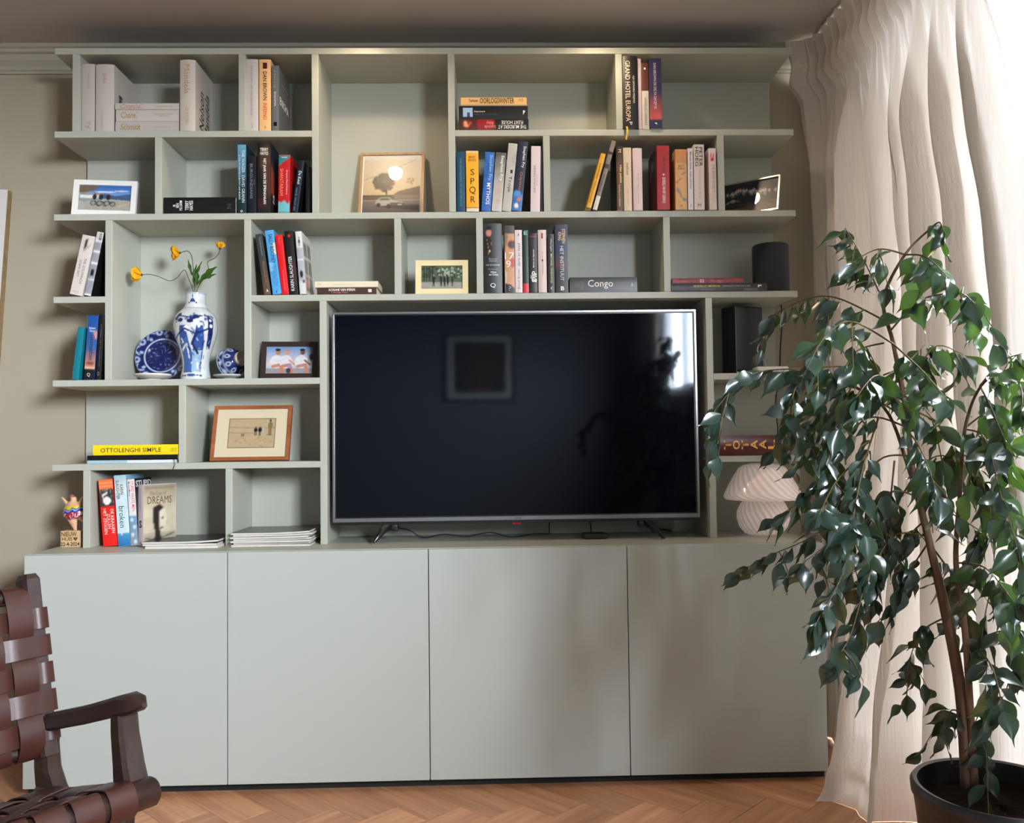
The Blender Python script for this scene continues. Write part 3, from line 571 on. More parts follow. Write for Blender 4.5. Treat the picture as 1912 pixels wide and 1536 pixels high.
pr = Pic(30, 90, (58, 58, 60)); pr.vgrad(0, 1, (46, 46, 50), (70, 70, 72)); pr.ell(.30, .87, .14, .055, (206, 150, 128)); pr.ell(.30, .93, .16, .03, (30, 22, 20)); pr.poly([(.08, .8), (.26, .82), (.42, .78), (.50, .6), (.46, .52), (.12, .54), (.06, .7)], (44, 28, 26)); pr.line([(.2, .76), (.3, .6), (.24, .54)], .008, (190, 150, 96)); pr.line([(.42, .76), (.46, .6)], .006, (170, 130, 90)); pr.ell(.34, .60, .03, .015, WHT); pr.noise(.1, 8, 24)
stand('thick charcoal hardback with portrait of a man in dark uniform on its spine', 3, 903, 938.5, 417.5, 0, (50, 50, 54), [('Rene van\nStipriaan', .3, .44, .75, .50, (170, 168, 166), 'h', 0), ('DE ZWIJGER', .15, .385, .88, .408, (200, 198, 196), 'h', .006), ('Het leven van', .25, .33, .75, .35, (170, 168, 166), 'h', 0), ('Willem\nvan Oranje', .28, .24, .78, .31, WHT, 'h', .006), ('Q', .36, .07, .64, .14, WHT, 'h', -.004)], paint=pr, d=.15, sb=.0, hard=True, bow=.004)
pr = Pic(20, 90, (206, 160, 124)); pr.rect(0, .88, 1, 1, (84, 82, 80)); pr.poly([(0, .9), (.35, .86), (.2, .72), (0, .6)], (150, 130, 110)); pr.ell(.75, .72, .35, .05, (96, 60, 44), soft=.5); pr.ell(.78, .45, .2, .06, (200, 90, 80), soft=.5); pr.poly([(0, .35), (.25, .3), (.1, 0), (0, 0)], (206, 196, 180)); pr.poly([(.05, .14), (.6, .12), (1, .06), (1, 0), (0, 0)], (46, 48, 50)); pr.noise(.06, 6, 20)
stand('paperback with a cropped face print and large white digits on its spine', 3, 943, 962, 421.5, 0, (160, 120, 96), [('17\n9', .02, .38, .95, .60, WHT, 'h', -.006), ('?', .35, .03, .62, .1, (150, 150, 150), 'h', -.01)], paint=pr, d=.14, sb=.0)
stand('white paperback with grey and black running title next to the face print', 3, 962.5, 976, 429.5, 0, (226, 214, 214), [('Brené Brown', .34, .06, .66, .38, (110, 96, 96), 'u', -.002), ('dare to lead', .34, .42, .72, .79, (50, 46, 46), 'u', -.002, .2), ('A', .35, .90, .65, .95, (60, 60, 60), 'h')], d=.13, sb=-.004)
stand('narrow dark green paperback with red foot', 3, 977, 988, 429.5, 0, (24, 70, 56), [('E', .2, .92, .8, .98, (130, 200, 170), 'h', .02)], pt=[(0, 0, 1, .15, (214, 52, 62))], d=.13, sb=.002)
stand('black paperback with chunky white word running up the spine', 3, 989, 1004, 435.5, 0, (30, 30, 34), [('gijp', .12, .17, .92, .36, WHT, 'u', .02), ('Michel van Egmond', .45, .42, .66, .72, WHT, 'u', .004), ('inside', .1, .93, .9, .96, (180, 60, 110), 'h', .01)], d=.13, sb=-.004, hard=True)
stand('cream white paperback with a small red emblem, right of the chunky white word', 3, 1005.5, 1021.5, 429.5, 0, (222, 206, 200), [('ROALD', .45, .54, .6, .65, (150, 110, 100), 'd', 0), ('DE REUZENPERZIK', .45, .28, .62, .48, (140, 110, 100), 'd', 0)], pt=[(.40, .86, .60, .95, (170, 60, 60)), (.42, .49, .6, .53, (150, 40, 46))], d=.13, sb=-.002, bow=.003)
stand('slim dark grey paperback with yellow green lettering', 3, 1023.5, 1036, 437, 0, (54, 58, 58), [('Warlight', .35, .70, .65, .92, (200, 206, 190), 'd', 0), ('MICHAEL ONDAATJE', .32, .16, .68, .66, (206, 206, 90), 'd', .002), ('v', .4, .05, .6, .1, WHT, 'd')], d=.13, sb=.0)
pr = Pic(14, 80, (40, 42, 60)); pr.vgrad(.3, .62, (104, 54, 60), (52, 62, 92)); pr.vgrad(.62, 1, (52, 62, 92), (58, 56, 84)); pr.rect(0, 0, 1, .3, (36, 38, 46)); pr.vgrad(.3, .42, (38, 38, 48), (110, 54, 58))
stand('tall slate blue hardback with spaced pale title beside the lying charcoal book', 3, 1037.5, 1061.5, 419, 0, (44, 48, 70), [('STEPHEN\nKING', .25, .72, .80, .93, (226, 196, 150), 'd', .006), ('HET INSTITUUT', .38, .17, .66, .68, (216, 218, 226), 'd', .002), ('B', .40, .03, .68, .09, WHT, 'h', .03)], paint=pr, d=.15, sb=-.002, hard=True)
z = zrow(3)
lie('charcoal hardback lying flat with large white serif title', z, 1064, 1190, 29, (56, 52, 52), [('Congo', .22, .36, .82, .73, WHT, 'd', -.002), ('DAVID\nVAN\nREYBROUCK', .2, .80, .75, .92, (120, 112, 108), 'h', 0), ('*', .35, .05, .6, .09, WHT, 'h', .02)], d=.155, sb=.002, row=3, hard=True, rough=.3)
z = zrow(3)
z = lie('wide black paperback with yellow capitals lying under a red one', z, 1255.5, 1433, 15, (46, 40, 42), [('GROETEN UIT AMSTERDAM', .52, .50, .76, .78, (224, 200, 70), 'd', .006), ('VERHALEN OVER DE STAD', .52, .18, .72, .48, (170, 164, 160), 'd', 0), ('P', .45, .06, .75, .1, WHT, 'd', .02)], pt=[(0, .1, .3, .25, (110, 106, 104)), (0, .55, .3, .7, (90, 86, 84))], d=.13, sb=-.006, row=3)
pr = Pic(8, 60, (150, 52, 66)); pr.noise(.35, 4, 30); pr.speck(.2, .1, .8, .7, (220, 150, 150), 30, .01)
z = lie('narrow wine red paperback lying on the wide black one', z, 1256, 1390, 11, (140, 40, 54), [('22', .25, .56, .75, .62, (240, 214, 214), 'd', .01)], paint=pr, d=.12, sb=.004, row=3)
# ---- fourth shelf, left end
stand('turquoise paperback leaning on the lower short left shelf', 4, 134, 146.5, 611, 11, (20, 138, 150), (), d=.13, sb=-.006)
pr = Pic(14, 70, (40, 86, 140)); pr.vgrad(.45, 1, (70, 110, 160), (28, 92, 160)); pr.vgrad(.16, .45, (214, 150, 116), (110, 110, 140)); pr.rect(0, 0, 1, .16, (26, 30, 36)); pr.rect(0, .16, 1, .19, (220, 190, 160)); pr.ell(.5, .25, .4, .03, (150, 92, 74)); pr.ell(.9, .7, .2, .05, (200, 150, 150), soft=.6); pr.noise(.1, 5, 16)
stand('blue and orange sky print paperback leaning on the lower short left shelf', 4, 156, 176, 589, 8, (30, 70, 120), [('Gesmolten', .36, .30, .78, .70, (26, 28, 40), 'd', .004), ('Robert\nOmer', .2, .74, .8, .82, (210, 220, 230), 'h', 0), ('Q', .3, .04, .6, .1, WHT, 'h', -.01)], paint=pr, d=.135, sb=-.002)
stand('black paperback leaning against the upright on the lower short left shelf', 4, 178.5, 188.5, 587, 6.3, (32, 30, 30), [('JO NESBO  HET GOUDEN UUR', .4, .2, .62, .85, (120, 116, 112), 'd', 0), ('O', .3, .06, .65, .12, (170, 170, 168), 'h', -.01)], d=.13, sb=.0)
# ---- fifth shelf
z = zrow(5)
z = lie('thin pale blue book at the bottom of the flat pile', z, 163, 329, 6.5, (176, 200, 210), (), pt=[(.1, .0, .9, .55, (222, 226, 226))], d=.19, sb=.004, row=5)
zb = z
ys_ = YS+.002; nb = bpy.data.objects
z = lie('black notebook with hanging elastic in the middle of the flat pile', z, 163, 332, 9, (22, 22, 25), (), d=.19, sb=.002, row=5)
e_nb = [o for o in COL.objects if o.get('label', '').startswith('black notebook')][0]
MB().tube([(.003, -.003, .012), (-.004, -.010, .006), (-.016, -.012, .004), (-.028, -.010, .010), (-.040, -.008, .016)], .0022, 6, flat=.4).build('elastic', M((44, 44, 46), .7), e_nb, True)
lie('thick yellow cookbook on top of the flat pile', z, 174, 333, 19, (240, 214, 40), [('OTTOLENGHI SIMPLE', .28, .20, .70, .91, (40, 34, 20), 'd', .012), ('OD E', .3, .02, .66, .09, (120, 96, 20), 'd', 0)], d=.19, sb=.006, row=5, hard=True, bow=.002)
z = zrow(5)
lie('large burgundy book lying alone with wide orange capitals', z, 1338, 1477, 38, (104, 30, 44), [(ch, .30, .805-.118*i, .76, .90-.118*i, (240, 182, 84), 'h', .02) for i, ch in enumerate('TOTAAL')]+[('M', .34, .05, .58, .09, (200, 110, 120), 'h', -.01)], d=.2, sb=-.004, row=5, hard=True, bow=.004, rough=.3)
# ---- cabinet top
pr = Pic(20, 80, (226, 44, 36)); pr.rect(0, .86, 1, 1, (238, 130, 76)); pr.rect(0, .9, 1, .91, (246, 180, 140)); pr.rect(0, .95, 1, .96, (246, 180, 140)); pr.rect(0, .60, 1, .86, (70, 68, 66)); pr.speck(.0, .62, 1, .85, (170, 168, 164), 26, .016); pr.speck(.0, .62, 1, .85, (30, 28, 28), 20, .014); pr.ell(.5, .68, .28, .06, (232, 226, 220)); pr.line([(.3, .68), (.2, .76), (.55, .8)], .016, (226, 220, 214)); pr.rect(0, .0, 1, .60, (226, 44, 36))
stand('red and orange paperback with grey photo band on the cabinet top', 6, 193, 220, 895, -10, (214, 40, 34), [('DE KRAAIEN\nZULLEN\nHET ZEGGEN', .18, .18, .90, .56, (246, 220, 210), 'd', 0)], paint=pr, d=.135, sb=.026)
pr = Pic(14, 70, (206, 222, 226)); pr.vgrad(.75, 1, (226, 230, 226), (170, 196, 204)); pr.vgrad(0, .18, (40, 120, 176), (90, 160, 200)); pr.speck(0, .14, 1, .3, (226, 232, 234), 26, .018); pr.speck(.5, .3, 1, .8, (150, 196, 220), 10, .02); pr.noise(.06, 5, 18)
stand('pale icy blue paperback with black handwritten word on the cabinet top', 6, 221, 244, 887, -9, (150, 190, 206), [('KARIN\nSLAUGHTER', .12, .66, .72, .93, (26, 26, 30), 'd', .008), ('broken', .24, .26, .70, .56, (26, 26, 30), 'd', -.002)], paint=pr, d=.14, sb=.026)
pr = Pic(10, 70, (150, 176, 196)); pr.rect(0, .45, 1, 1, (226, 220, 218)); pr.vgrad(0, .45, (150, 160, 170), (130, 166, 192)); [pr.ell(.5+.15*(-1)**k, .06+.11*k, .25, .028, (206, 220, 228)) for k in range(4)]
pst = Pic(20, 20, (226, 222, 224))
stand('white and denim blue paperback with red capitals on the cabinet top', 6, 244.5, 259, 894, -8, (40, 36, 60), [('STUPID WHITE MEN', .46, .52, .86, .97, (196, 40, 46), 'd', .012), ('Michael Moore', .12, .74, .36, .96, (40, 36, 60), 'd', .004)], paint=pr, d=.135, sb=.026, side=[('R', 'STUPID', .05, .87, .98, .97, (226, 222, 226), 'h', .03)])
pr = Pic(30, 60, (198, 186, 160)); pr.vgrad(.6, 1, (198, 184, 156), (150, 138, 112)); pr.vgrad(0, .2, (120, 112, 100), (176, 166, 144)); pr.poly([(.28, .62), (.5, .68), (.62, .62), (.5, .55), (.48, .3), (.55, .1), (.6, .04), (.3, .04), (.36, .2), (.28, .4)], (44, 36, 34)); pr.poly([(.48, .55), (.62, .6), (.72, .5), (.68, .3), (.56, .22), (.48, .3)], (216, 204, 180)); pr.ell(.58, .44, .05, .015, (50, 40, 36)); pr.line([(.5, .27), (.6, .28)], .012, (70, 50, 44)); pr.line([(.05, .12), (.4, .08), (.95, .18)], .01, (60, 54, 50)); pr.rect(.04, .94, .96, .95, (120, 108, 90)); pr.noise(.1, 10, 14)
dr = stand('sepia paperback turned to show a cover with a face and sketched lettering', 6, 258, 272.5, 905, 0, (206, 196, 196), [('DE VALLEI VAN DE DROMEN', .35, .58, .62, .94, (160, 150, 156), 'd', 0), ('H', .4, .03, .65, .09, (190, 60, 60), 'h', .01), ('S', .25, .30, .78, .42, (30, 26, 26), 'h', .03)], d=.125, sb=.022, yaw=-31, side=[('R', 'DREAMS', .12, .68, .86, .80, (70, 56, 44), 'h', -.004), ('R', 'The Loss of', .2, .82, .7, .88, (90, 76, 60), 'h', -.01, .3)], sidepaint=('R', pr, .005, .005, .99, .99))
# ================================================================== framed photographs
PGLASS = Mglass_thin(name='picture_glass'); PHOTO = Mprint(.36)
def pframe(label, px, row, yb, w, h, lean, yaw, border, rgb, paint, mat_b=0.0, mat_rgb=(236, 232, 222), dep=.014, wood=None, rough=.4, metal=0.0, group='framed photographs on the shelves', lift=0.0, px_is_right=False, gain=1.0):
    z0 = zrow(row); x = at(px, ROWPX[row], yb).x
    a = R(lean); e = thing('photo_frame', label, 'photo frame', (x, yb, z0+dep*math.sin(a)+.0004+lift), (-a, 0, R(yaw)), group)
    fm = wood or M(rgb, rough, metal, name='frame_finish')
    xs = -w if px_is_right else -w/2
    X = lambda u: xs+u
    b = border
    m = MB()
    def bar(p):      # mitred bar from outline points outer/inner
        o1, o2, i2, i1 = p
        v = [(X(q[0]), y, q[1]) for y in (0, dep) for q in (o1, o2, i2, i1)]
        m.add(v, [(0, 3, 2, 1)[::-1], (4, 5, 6, 7)[::-1], (0, 1, 5, 4)[::-1], (1, 2, 6, 5)[::-1], (2, 3, 7, 6)[::-1], (3, 0, 4, 7)[::-1]])
    O = [(0, 0), (w, 0), (w, h), (0, h)]; I = [(b, b), (w-b, b), (w-b, h-b), (b, h-b)]
    for k in range(4): bar((O[k], O[(k+1) % 4], I[(k+1) % 4], I[k]))
    m.build('frame', fm, e)
    iw, ih = w-2*b, h-2*b; paint.c = np.clip(paint.c*gain, 0, .9)
    if mat_b:
        MB().box(X(b), X(w-b), .006, .008, b, h-b).build('mount', M(mat_rgb, .8, name='mount_board'), e)
    mb = mat_b if hasattr(mat_b, '__len__') else (mat_b, mat_b, mat_b, mat_b)   # l, r, b, t
    paint.build('print', lambda u, v: (X(b+mb[0]+(iw-mb[0]-mb[1])*u), .0055, b+mb[2]+(ih-mb[2]-mb[3])*v), e, PHOTO)
    MB().box(X(b*.5), X(w-b*.5), .0085, dep-.001, b*.5, h-b*.5).build('backing', M((70, 62, 54), .8), e)
    MB().add([(X(b), .004, b), (X(w-b), .004, b), (X(w-b), .004, h-b), (X(b), .004, h-b)], [(0, 1, 2, 3)]).build('glass', PGLASS, e)
    return e
# mountain road with cyclists
P = Pic(110, 70, (170, 166, 158), 1.55); P.vgrad(.55, 1, (120, 160, 206), (44, 96, 168)); P.poly([(.3, .62), (.5, .68), (.7, .6), (.85, .66), (1, .7), (1, .42), (.3, .5)], (70, 92, 122)); P.poly([(0, 1), (.38, 1), (.30, .82), (.1, .72), (0, .7)], (116, 98, 74)); P.rect(0, .38, .4, .72, (150, 150, 146)); P.rect(.02, .5, .38, .62, (214, 214, 212)); P.poly([(.2, 0), (1, .0), (1, .38), (.55, .46), (.1, .2)], (168, 160, 146)); P.ell(.5, .75, .2, .03, (222, 232, 240), .7); P.ell(.8, .8, .14, .03, (226, 234, 240), .6)
for cx_ in (.3, .42, .56): P.ell(cx_, .55, .04, .12, (40, 42, 48)); P.ell(cx_+.01, .68, .025, .035, (150, 110, 90)); P.ell(cx_-.02, .3, .055, .1, (46, 46, 50)); P.ell(cx_-.02, .3, .04, .075, (150, 146, 140)); P.ell(cx_+.09, .28, .055, .1, (46, 46, 50)); P.ell(cx_+.09, .28, .04, .075, (150, 146, 140)); P.line([(cx_, .4), (cx_+.08, .3)], .012, (30, 30, 36))
P.line([(.75, .2), (.95, .28)], .01, (220, 190, 110)); P.noise(.12, 24, 18)
pframe('white photo frame showing cyclists on a mountain road', 192.5, 2, -.215, .196, .125, 13, 7, .017, (226, 226, 220), P)
# parked car under a tree at sunset
P = Pic(140, 160, (236, 208, 168), .82); P.vgrad(.3, 1, (240, 206, 150), (228, 214, 192)); P.rect(0, .3, 1, .36, (120, 98, 72)); P.rect(0, .36, .6, .38, (70, 56, 44)); P.poly([(.5, .36), (.62, .44), (1, .52), (1, .36)], (120, 96, 80)); P.rect(.55, .30, 1, .38, (150, 130, 112)); P.rect(0, 0, 1, .29, (128, 110, 106)); P.vgrad(0, .29, (120, 100, 100), (150, 130, 120))
for _ in range(150):
    a_ = rng.random()*6.28; r_ = rng.random()**.5; P.ell(.36+.17*r_*math.cos(a_), .58+.14*r_*math.sin(a_), .02+.02*rng.random(), .016+.018*rng.random(), (78+30*rng.random(), 62+20*rng.random(), 48), .8)
for _ in range(24):
    a_ = rng.random()*6.28; r_ = rng.random()**.5; P.ell(.82+.06*r_*math.cos(a_), .60+.06*r_*math.sin(a_), .014, .012, (170, 130, 90), .6)
P.line([(.40, .46), (.42, .36)], .010, (70, 54, 44)); P.line([(.34, .5), (.42, .42)], .008, (70, 54, 44)); P.line([(.0, .62), (.5, .78), (.95, .96)], .003, (150, 130, 104)); P.rect(0, .95, 1, 1, (240, 230, 214))
P.poly([(.22, .24), (.24, .30), (.32, .34), (.46, .34), (.54, .29), (.72, .26), (.72, .20), (.30, .21)], (206, 200, 188)); P.poly([(.29, .30), (.33, .33), (.44, .33), (.50, .295)], (90, 84, 80)); P.ell(.28, .22, .035, .035, (40, 34, 34)); P.ell(.46, .20, .045, .038, (36, 32, 32)); P.poly([(.48, .26), (.72, .255), (.74, .2), (.5, .2)], (110, 92, 90)); P.rect(.61, .215, .68, .235, (226, 222, 214)); P.poly([(.2, .20), (.5, .17), (.98, .13), (.98, .22), (.74, .22)], (70, 60, 58), .8); P.noise(.06, 30, 34)
OAKF = Mwood((150, 112, 74), (190, 148, 104), .5, scale=(30, 30, 4), name='oak_frame')
pframe('thin oak frame showing a parked car under a tree at sunset', 728.5, 2, -.108, .2225, .270, 15.2, -1.9, .0085, (170, 130, 90), P, mat_b=.004, wood=OAKF, dep=.016, gain=.62)
# night group photograph, silver frame
P = Pic(120, 80, (30, 30, 40), 1.5); P.vgrad(0, .35, (120, 100, 84), (60, 52, 50)); P.rect(0, .35, 1, 1, (34, 34, 48))
for k in range(34):
    x_ = .02+.96*rng.random(); y_ = .62+.10*rng.random()+.06*math.sin(x_*5); P.ell(x_, y_, .022, .05, (196, 190, 190), .9); P.ell(x_, y_+.06, .012, .022, (150, 120, 110)); P.line([(x_-.01, y_-.02), (x_+.02, y_-.09)], .01, (130, 120, 120))
P.poly([(.1, .38), (.36, .42), (.24, .52)], (170, 160, 158)); P.ell(.2, .41, .02, .03, BLK); P.ell(.3, .42, .02, .03, BLK); P.ell(.3, .25, .2, .05, (40, 38, 40)); P.line([(.8, .35), (.92, .22)], .014, (44, 36, 36)); P.noise(.25, 40, 24)
pframe('slim silver frame showing a night group photo, turned beside the upright', 1453, 2, -.233, .215, .128, 15.2, -36.1, .0055, (206, 204, 200), P, metal=.9, rough=.25, lift=.002, px_is_right=True, gain=1.7)
# walking group in a park, cream frame
P = Pic(110, 70, (96, 108, 84), 1.6); P.rect(0, 0, 1, .3, (168, 162, 150)); P.speck(0, .4, 1, 1, (60, 74, 52), 60, .05); P.speck(.4, .5, 1, .95, (170, 186, 160), 40, .04); [P.rect(.05+.07*k, .35, .075+.07*k, 1, (44, 42, 36)) for k in range(4)]
for x_, s_ in ((.3, .8), (.48, .9), (.56, .95), (.64, 1.05), (.75, .85)): P.ell(x_, .40, .028*s_, .2*s_, (30, 32, 40)); P.ell(x_, .40+.24*s_, .018, .035, (190, 156, 136)); P.rect(x_-.02, .12, x_-.004, .3, (34, 34, 42)); P.rect(x_+.006, .12, x_+.022, .3, (34, 34, 42))
P.noise(.15, 30, 20)
pframe('cream wooden frame showing a group walking in a park', 825, 3, -.215, .172, .117, 9, 0, .0185, (224, 208, 160), P, rough=.5)
# three friends, dark frame
P = Pic(120, 90, (190, 206, 222), 1.4); P.vgrad(.3, 1, (226, 214, 200), (120, 160, 206)); P.rect(0, 0, 1, .2, (170, 160, 160))
for x_, sk in ((.25, (196, 140, 110)), (.45, (214, 160, 130)), (.78, (120, 84, 68))):
    P.ell(x_-.03, .45, .14, .24, (232, 226, 226)); P.ell(x_, .8, .055, .095, sk); P.ell(x_-.005, .89, .06, .05, (44, 36, 34) if x_ != .45 else (170, 160, 150)); P.line([(x_-.1, .28), (x_+.06, .34), (x_+.1, .06)], .055, (206, 140, 110)); P.line([(x_+.05, .5), (x_+.16, .34)], .03, sk)
P.ell(.97, .62, .05, .12, (70, 54, 48)); P.ell(.5, .3, .05, .08, (170, 150, 190)); P.ell(.48, .12, .05, .1, (60, 60, 76)); P.noise(.08, 20, 16)
pframe('dark brown frame showing three friends sitting in white shirts', 539, 4, -.175, .183, .130, 17, 6, .0165, (46, 34, 30), P, rough=.35, gain=.75)
# beach drawing, brown frame with wide mount
P = Pic(130, 90, (206, 182, 144), 1.5); P.line([(0, .70), (1, .66)], .006, (120, 100, 76)); P.line([(0, .52), (.5, .5), (.6, .46)], .006, (130, 110, 84)); P.rect(.27, .38, .34, .48, (150, 130, 100)); P.speck(0, .05, 1, .45, (186, 160, 122), 40, .02)
for x_ in (.58, .67): P.ell(x_, .60, .04, .075, (26, 22, 24)); P.ell(x_, .70, .018, .03, (160, 120, 96)); P.line([(x_-.012, .52), (x_-.012, .42)], .012, (50, 44, 44)); P.line([(x_+.014, .52), (x_+.014, .42)], .012, (50, 44, 44))
P.ell(.74, .6, .02, .09, (200, 196, 190)); P.ell(.885, .75, .05, .13, (150, 128, 80)); P.rect(.85, .42, .92, .65, (156, 134, 86)); P.ell(.885, .92, .022, .04, (60, 44, 36)); P.line([(.82, .44), (.95, .42)], .008, (110, 92, 64)); P.line([(0, 0), (1, 0), (1, 1), (0, 1), (0, 0)], .012, (110, 90, 64)); P.noise(.05, 18, 14)
BRNF = Mwood((134, 74, 40), (170, 104, 60), .35, scale=(6, 40, 40), name='brown_frame')
pframe('brown wooden frame with wide cream mount around a small beach drawing', 465, 5, -.165, .2575, .190, 17, 0, .0115, (150, 90, 50), P, mat_b=(.040, .040, .032, .032), mat_rgb=(206, 192, 164), wood=BRNF, gain=.75)

# ================================================================== blue and white porcelain
CHINA = Mprint(.12, .6, .4)
def px2(p, q, y): return at(p, q, y)
VY = -.125; vc = at(365.5, 706, VY); vz = zrow(4); s_ = FPX/(VY-CAMP.y)
def R_(w): return w/2/s_
prof_px = [(706, 0), (705, 52), (702, 54), (696, 53), (686, 49), (674, 48), (664, 50), (650, 57), (636, 66), (622, 74), (610, 78), (600, 78), (590, 75), (582, 68), (577, 58), (572, 46), (569, 40), (566, 36.5), (556, 35), (548, 35.5), (544, 37.5), (542.5, 37.5)]
zz = [(706-p)/s_ for p, w in prof_px]; rr = [R_(w) for p, w in prof_px]
zf = np.linspace(.0005, zz[-1], 110); tz = np.interp(zf, zz, np.arange(len(zz)))
rf = np.interp(zf, zz[1:], rr[1:]); rf = np.convolve(np.pad(rf, 3, mode='edge'), np.ones(7)/7, 'valid')
P = Pic(340, 190, (206, 210, 208), 1.4)
HB = zz[-1]; V = lambda p: (706-p)/s_/HB
BL, BD, BP = (40, 74, 140), (24, 34, 92), (130, 160, 196)
# theta: u=.75 faces the camera
for uc in (.75, .25):
    P.ell(uc, V(557), .035, .022, BL); [P.ell(uc+.03*k, V(556+abs(k)*3), .012, .012, BD) for k in (-2, -1, 1, 2)]; P.ell(uc, V(549), .008, .02, BD)
    P.line([(uc-.2, V(595)), (uc-.08, V(588)), (uc+.02, V(592)), (uc+.1, V(588))], .008, BD)
    for du, py in ((-.09, 586), (-.12, 592), (-.07, 596), (.03, 592), (.01, 598), (.055, 590)): P.ell(uc+du, V(py), .025, .024, BD)
    for du in (-.055, .075): P.poly([(uc+du-.045, V(640)), (uc+du-.02, V(606)), (uc+du+.03, V(606)), (uc+du+.05, V(640)), (uc+du+.045, V(668)), (uc+du-.04, V(668))], BL)
    P.poly([(uc-.10, V(690)), (uc-.10, V(640)), (uc-.02, V(626)), (uc+.02, V(660)), (uc+.01, V(690))], (58, 96, 160)); P.poly([(uc+.0, V(690)), (uc+.02, V(650)), (uc+.12, V(650)), (uc+.1, V(690))], (150, 178, 200))
    P.ell(uc-.02, V(612), .02, .03, (236, 236, 232)); P.line([(uc-.14, V(628)), (uc-.03, V(612)), (uc+.05, V(622)), (uc+.14, V(612))], .01, BD); P.line([(uc+.06, V(618)), (uc+.02, V(640)), (uc+.07, V(656))], .016, BD); P.line([(uc-.09, V(650)), (uc-.03, V(640)), (uc-.02, V(664))], .012, (214, 220, 220))
    P.poly([(uc+.14, V(590)), (uc+.19, V(592)), (uc+.2, V(650)), (uc+.15, V(640))], BD); P.ell(uc+.17, V(606), .014, .02, (230, 232, 230)); P.ell(uc+.165, V(596), .012, .014, (230, 232, 230))
    P.poly([(uc-.2, V(600)), (uc-.15, V(610)), (uc-.15, V(660)), (uc-.2, V(650))], (60, 92, 150))
    P.ell(uc, V(696), .05, .016, BL); [P.ell(uc+.035*k, V(697), .016, .010, BD) for k in (-3, -2, 2, 3)]
for uc in (.75, .25):
    for k in range(46):
        a_, b_v = uc+rng.uniform(-.19, .19), V(rng.uniform(604, 684)); P.line([(a_, b_v), (a_+rng.uniform(-.02, .02), b_v+rng.uniform(-.05, .05))], .004+.006*rng.random(), [BD, BL, (214, 220, 222), (90, 126, 180)][k % 4], .85)
    for k in range(26): P.ell(uc+rng.uniform(-.2, .2), V(rng.uniform(584, 600)), .006+.01*rng.random(), .008+.01*rng.random(), BD if k % 2 else BL, .8)
    P.line([(uc-.10, V(640)), (uc-.10, V(690)), (uc+.01, V(690))], .006, BD); P.line([(uc+.02, V(650)), (uc+.12, V(650)), (uc+.1, V(690))], .005, BD)
P.rect(0, V(572), 1, V(569.5), BP); P.rect(0, V(545), 1, V(543), BP); P.noise(.10, 40, 20)
vase = thing('porcelain_vase', 'tall blue and white porcelain vase painted with robed figures', 'vase', (vc.x, VY, vz))
def vfn(u, v):
    k = v*109; i = min(int(k), 108); f = k-i; r_ = rf[i]*(1-f)+rf[i+1]*f; z_ = zf[i]*(1-f)+zf[i+1]*f; q = 2*math.pi*u; return (r_*math.cos(q), r_*math.sin(q), z_)
o = P.build('body', vfn, vase, CHINA); o.data.polygons.foreach_set('use_smooth', [True]*len(o.data.polygons))
ro = rf[-1]
MB().lathe([(rf[0], 0.0005), (.0001, .0005)], 64).build('foot', M((200, 196, 188), .5), vase)
MB().lathe([(ro, HB), (ro-.002, HB+.0008), (ro-.004, HB-.002), (ro-.0045, HB-.03), (.05, HB-.07), (.05, HB-.09), (.0001, HB-.09)], 64).build('rim', M((206, 210, 210), .15), vase, True)
# big plate leaning on the back panel
P = Pic(240, 60, (20, 28, 82), 3)
def plate(label, name, loc, rot, prof, P, under=(40, 48, 100), foot=None):
    e = thing(name, label, 'plate' if 'plate' in name or 'dish' in name else 'bowl', loc, rot)
    n = P.ny; rs = np.interp(np.linspace(0, 1, n+1), np.linspace(0, 1, len(prof)), [p[0] for p in prof]); zs = np.interp(np.linspace(0, 1, n+1), np.linspace(0, 1, len(prof)), [p[1] for p in prof])
    def fn(u, v):
        i = min(int(round(v*n)), n); q = 2*math.pi*u; return (rs[i]*math.cos(q), rs[i]*math.sin(q), zs[i])
    o = P.build('glazed_face', fn, e, CHINA); o.data.polygons.foreach_set('use_smooth', [True]*len(o.data.polygons))
    bk = [(r_, z_-.0035) for r_, z_ in prof]; bk = bk[:-1]+[(prof[-1][0], prof[-1][1]-.0035), (prof[-1][0], prof[-1][1])]
    MB().lathe(bk, 64).build('underside', M(under, .2, coat=.3), e, True)
    fr = foot or prof[0][0]+.3*prof[-1][0]
    MB().lathe([(fr-.003, -.0035), (fr-.003, -.007), (fr, -.007), (fr, -.002)], 48).build('foot_ring', M((206, 200, 190), .5), e, True)
    return e
P.rect(0, .56, 1, .60, (170, 184, 206)); P.rect(0, .97, 1, 1, (190, 200, 214))
for k in range(8):
    u_ = k/8+.03; P.ell(u_, .80, .022, .075, (170, 184, 210)); P.ell(u_, .80, .011, .04, (26, 36, 96)); P.line([(u_+.03, .8), (u_+.06, .9), (u_+.09, .74)], .012, (176, 190, 212)); P.ell(u_+.07, .7, .012, .05, (150, 166, 198))
P.speck(0, .08, 1, .5, (120, 136, 176), 50, .03, .6); P.speck(0, .05, 1, .52, (14, 18, 54), 60, .035, .8); P.noise(.2, 30, 10)
pc_ = at(303, 655, -.075); zr4 = zrow(4)
RP = .0895
plate('dark blue patterned plate leaning on the back panel behind the vase', 'porcelain_plate', (pc_.x, -.070, zr4+RP*math.cos(R(14))+.005), (R(76), 0, 0), [(.0001, 0), (.03, 0), (.048, .001), (.052, .004), (.066, .0065), (RP-.002, .011), (RP, .012)], P)
P2 = Pic(60, 20, (224, 222, 214), 3); P2.rect(0, .9, 1, 1, (232, 230, 224))
dx_ = at(285, 706, -.185).x
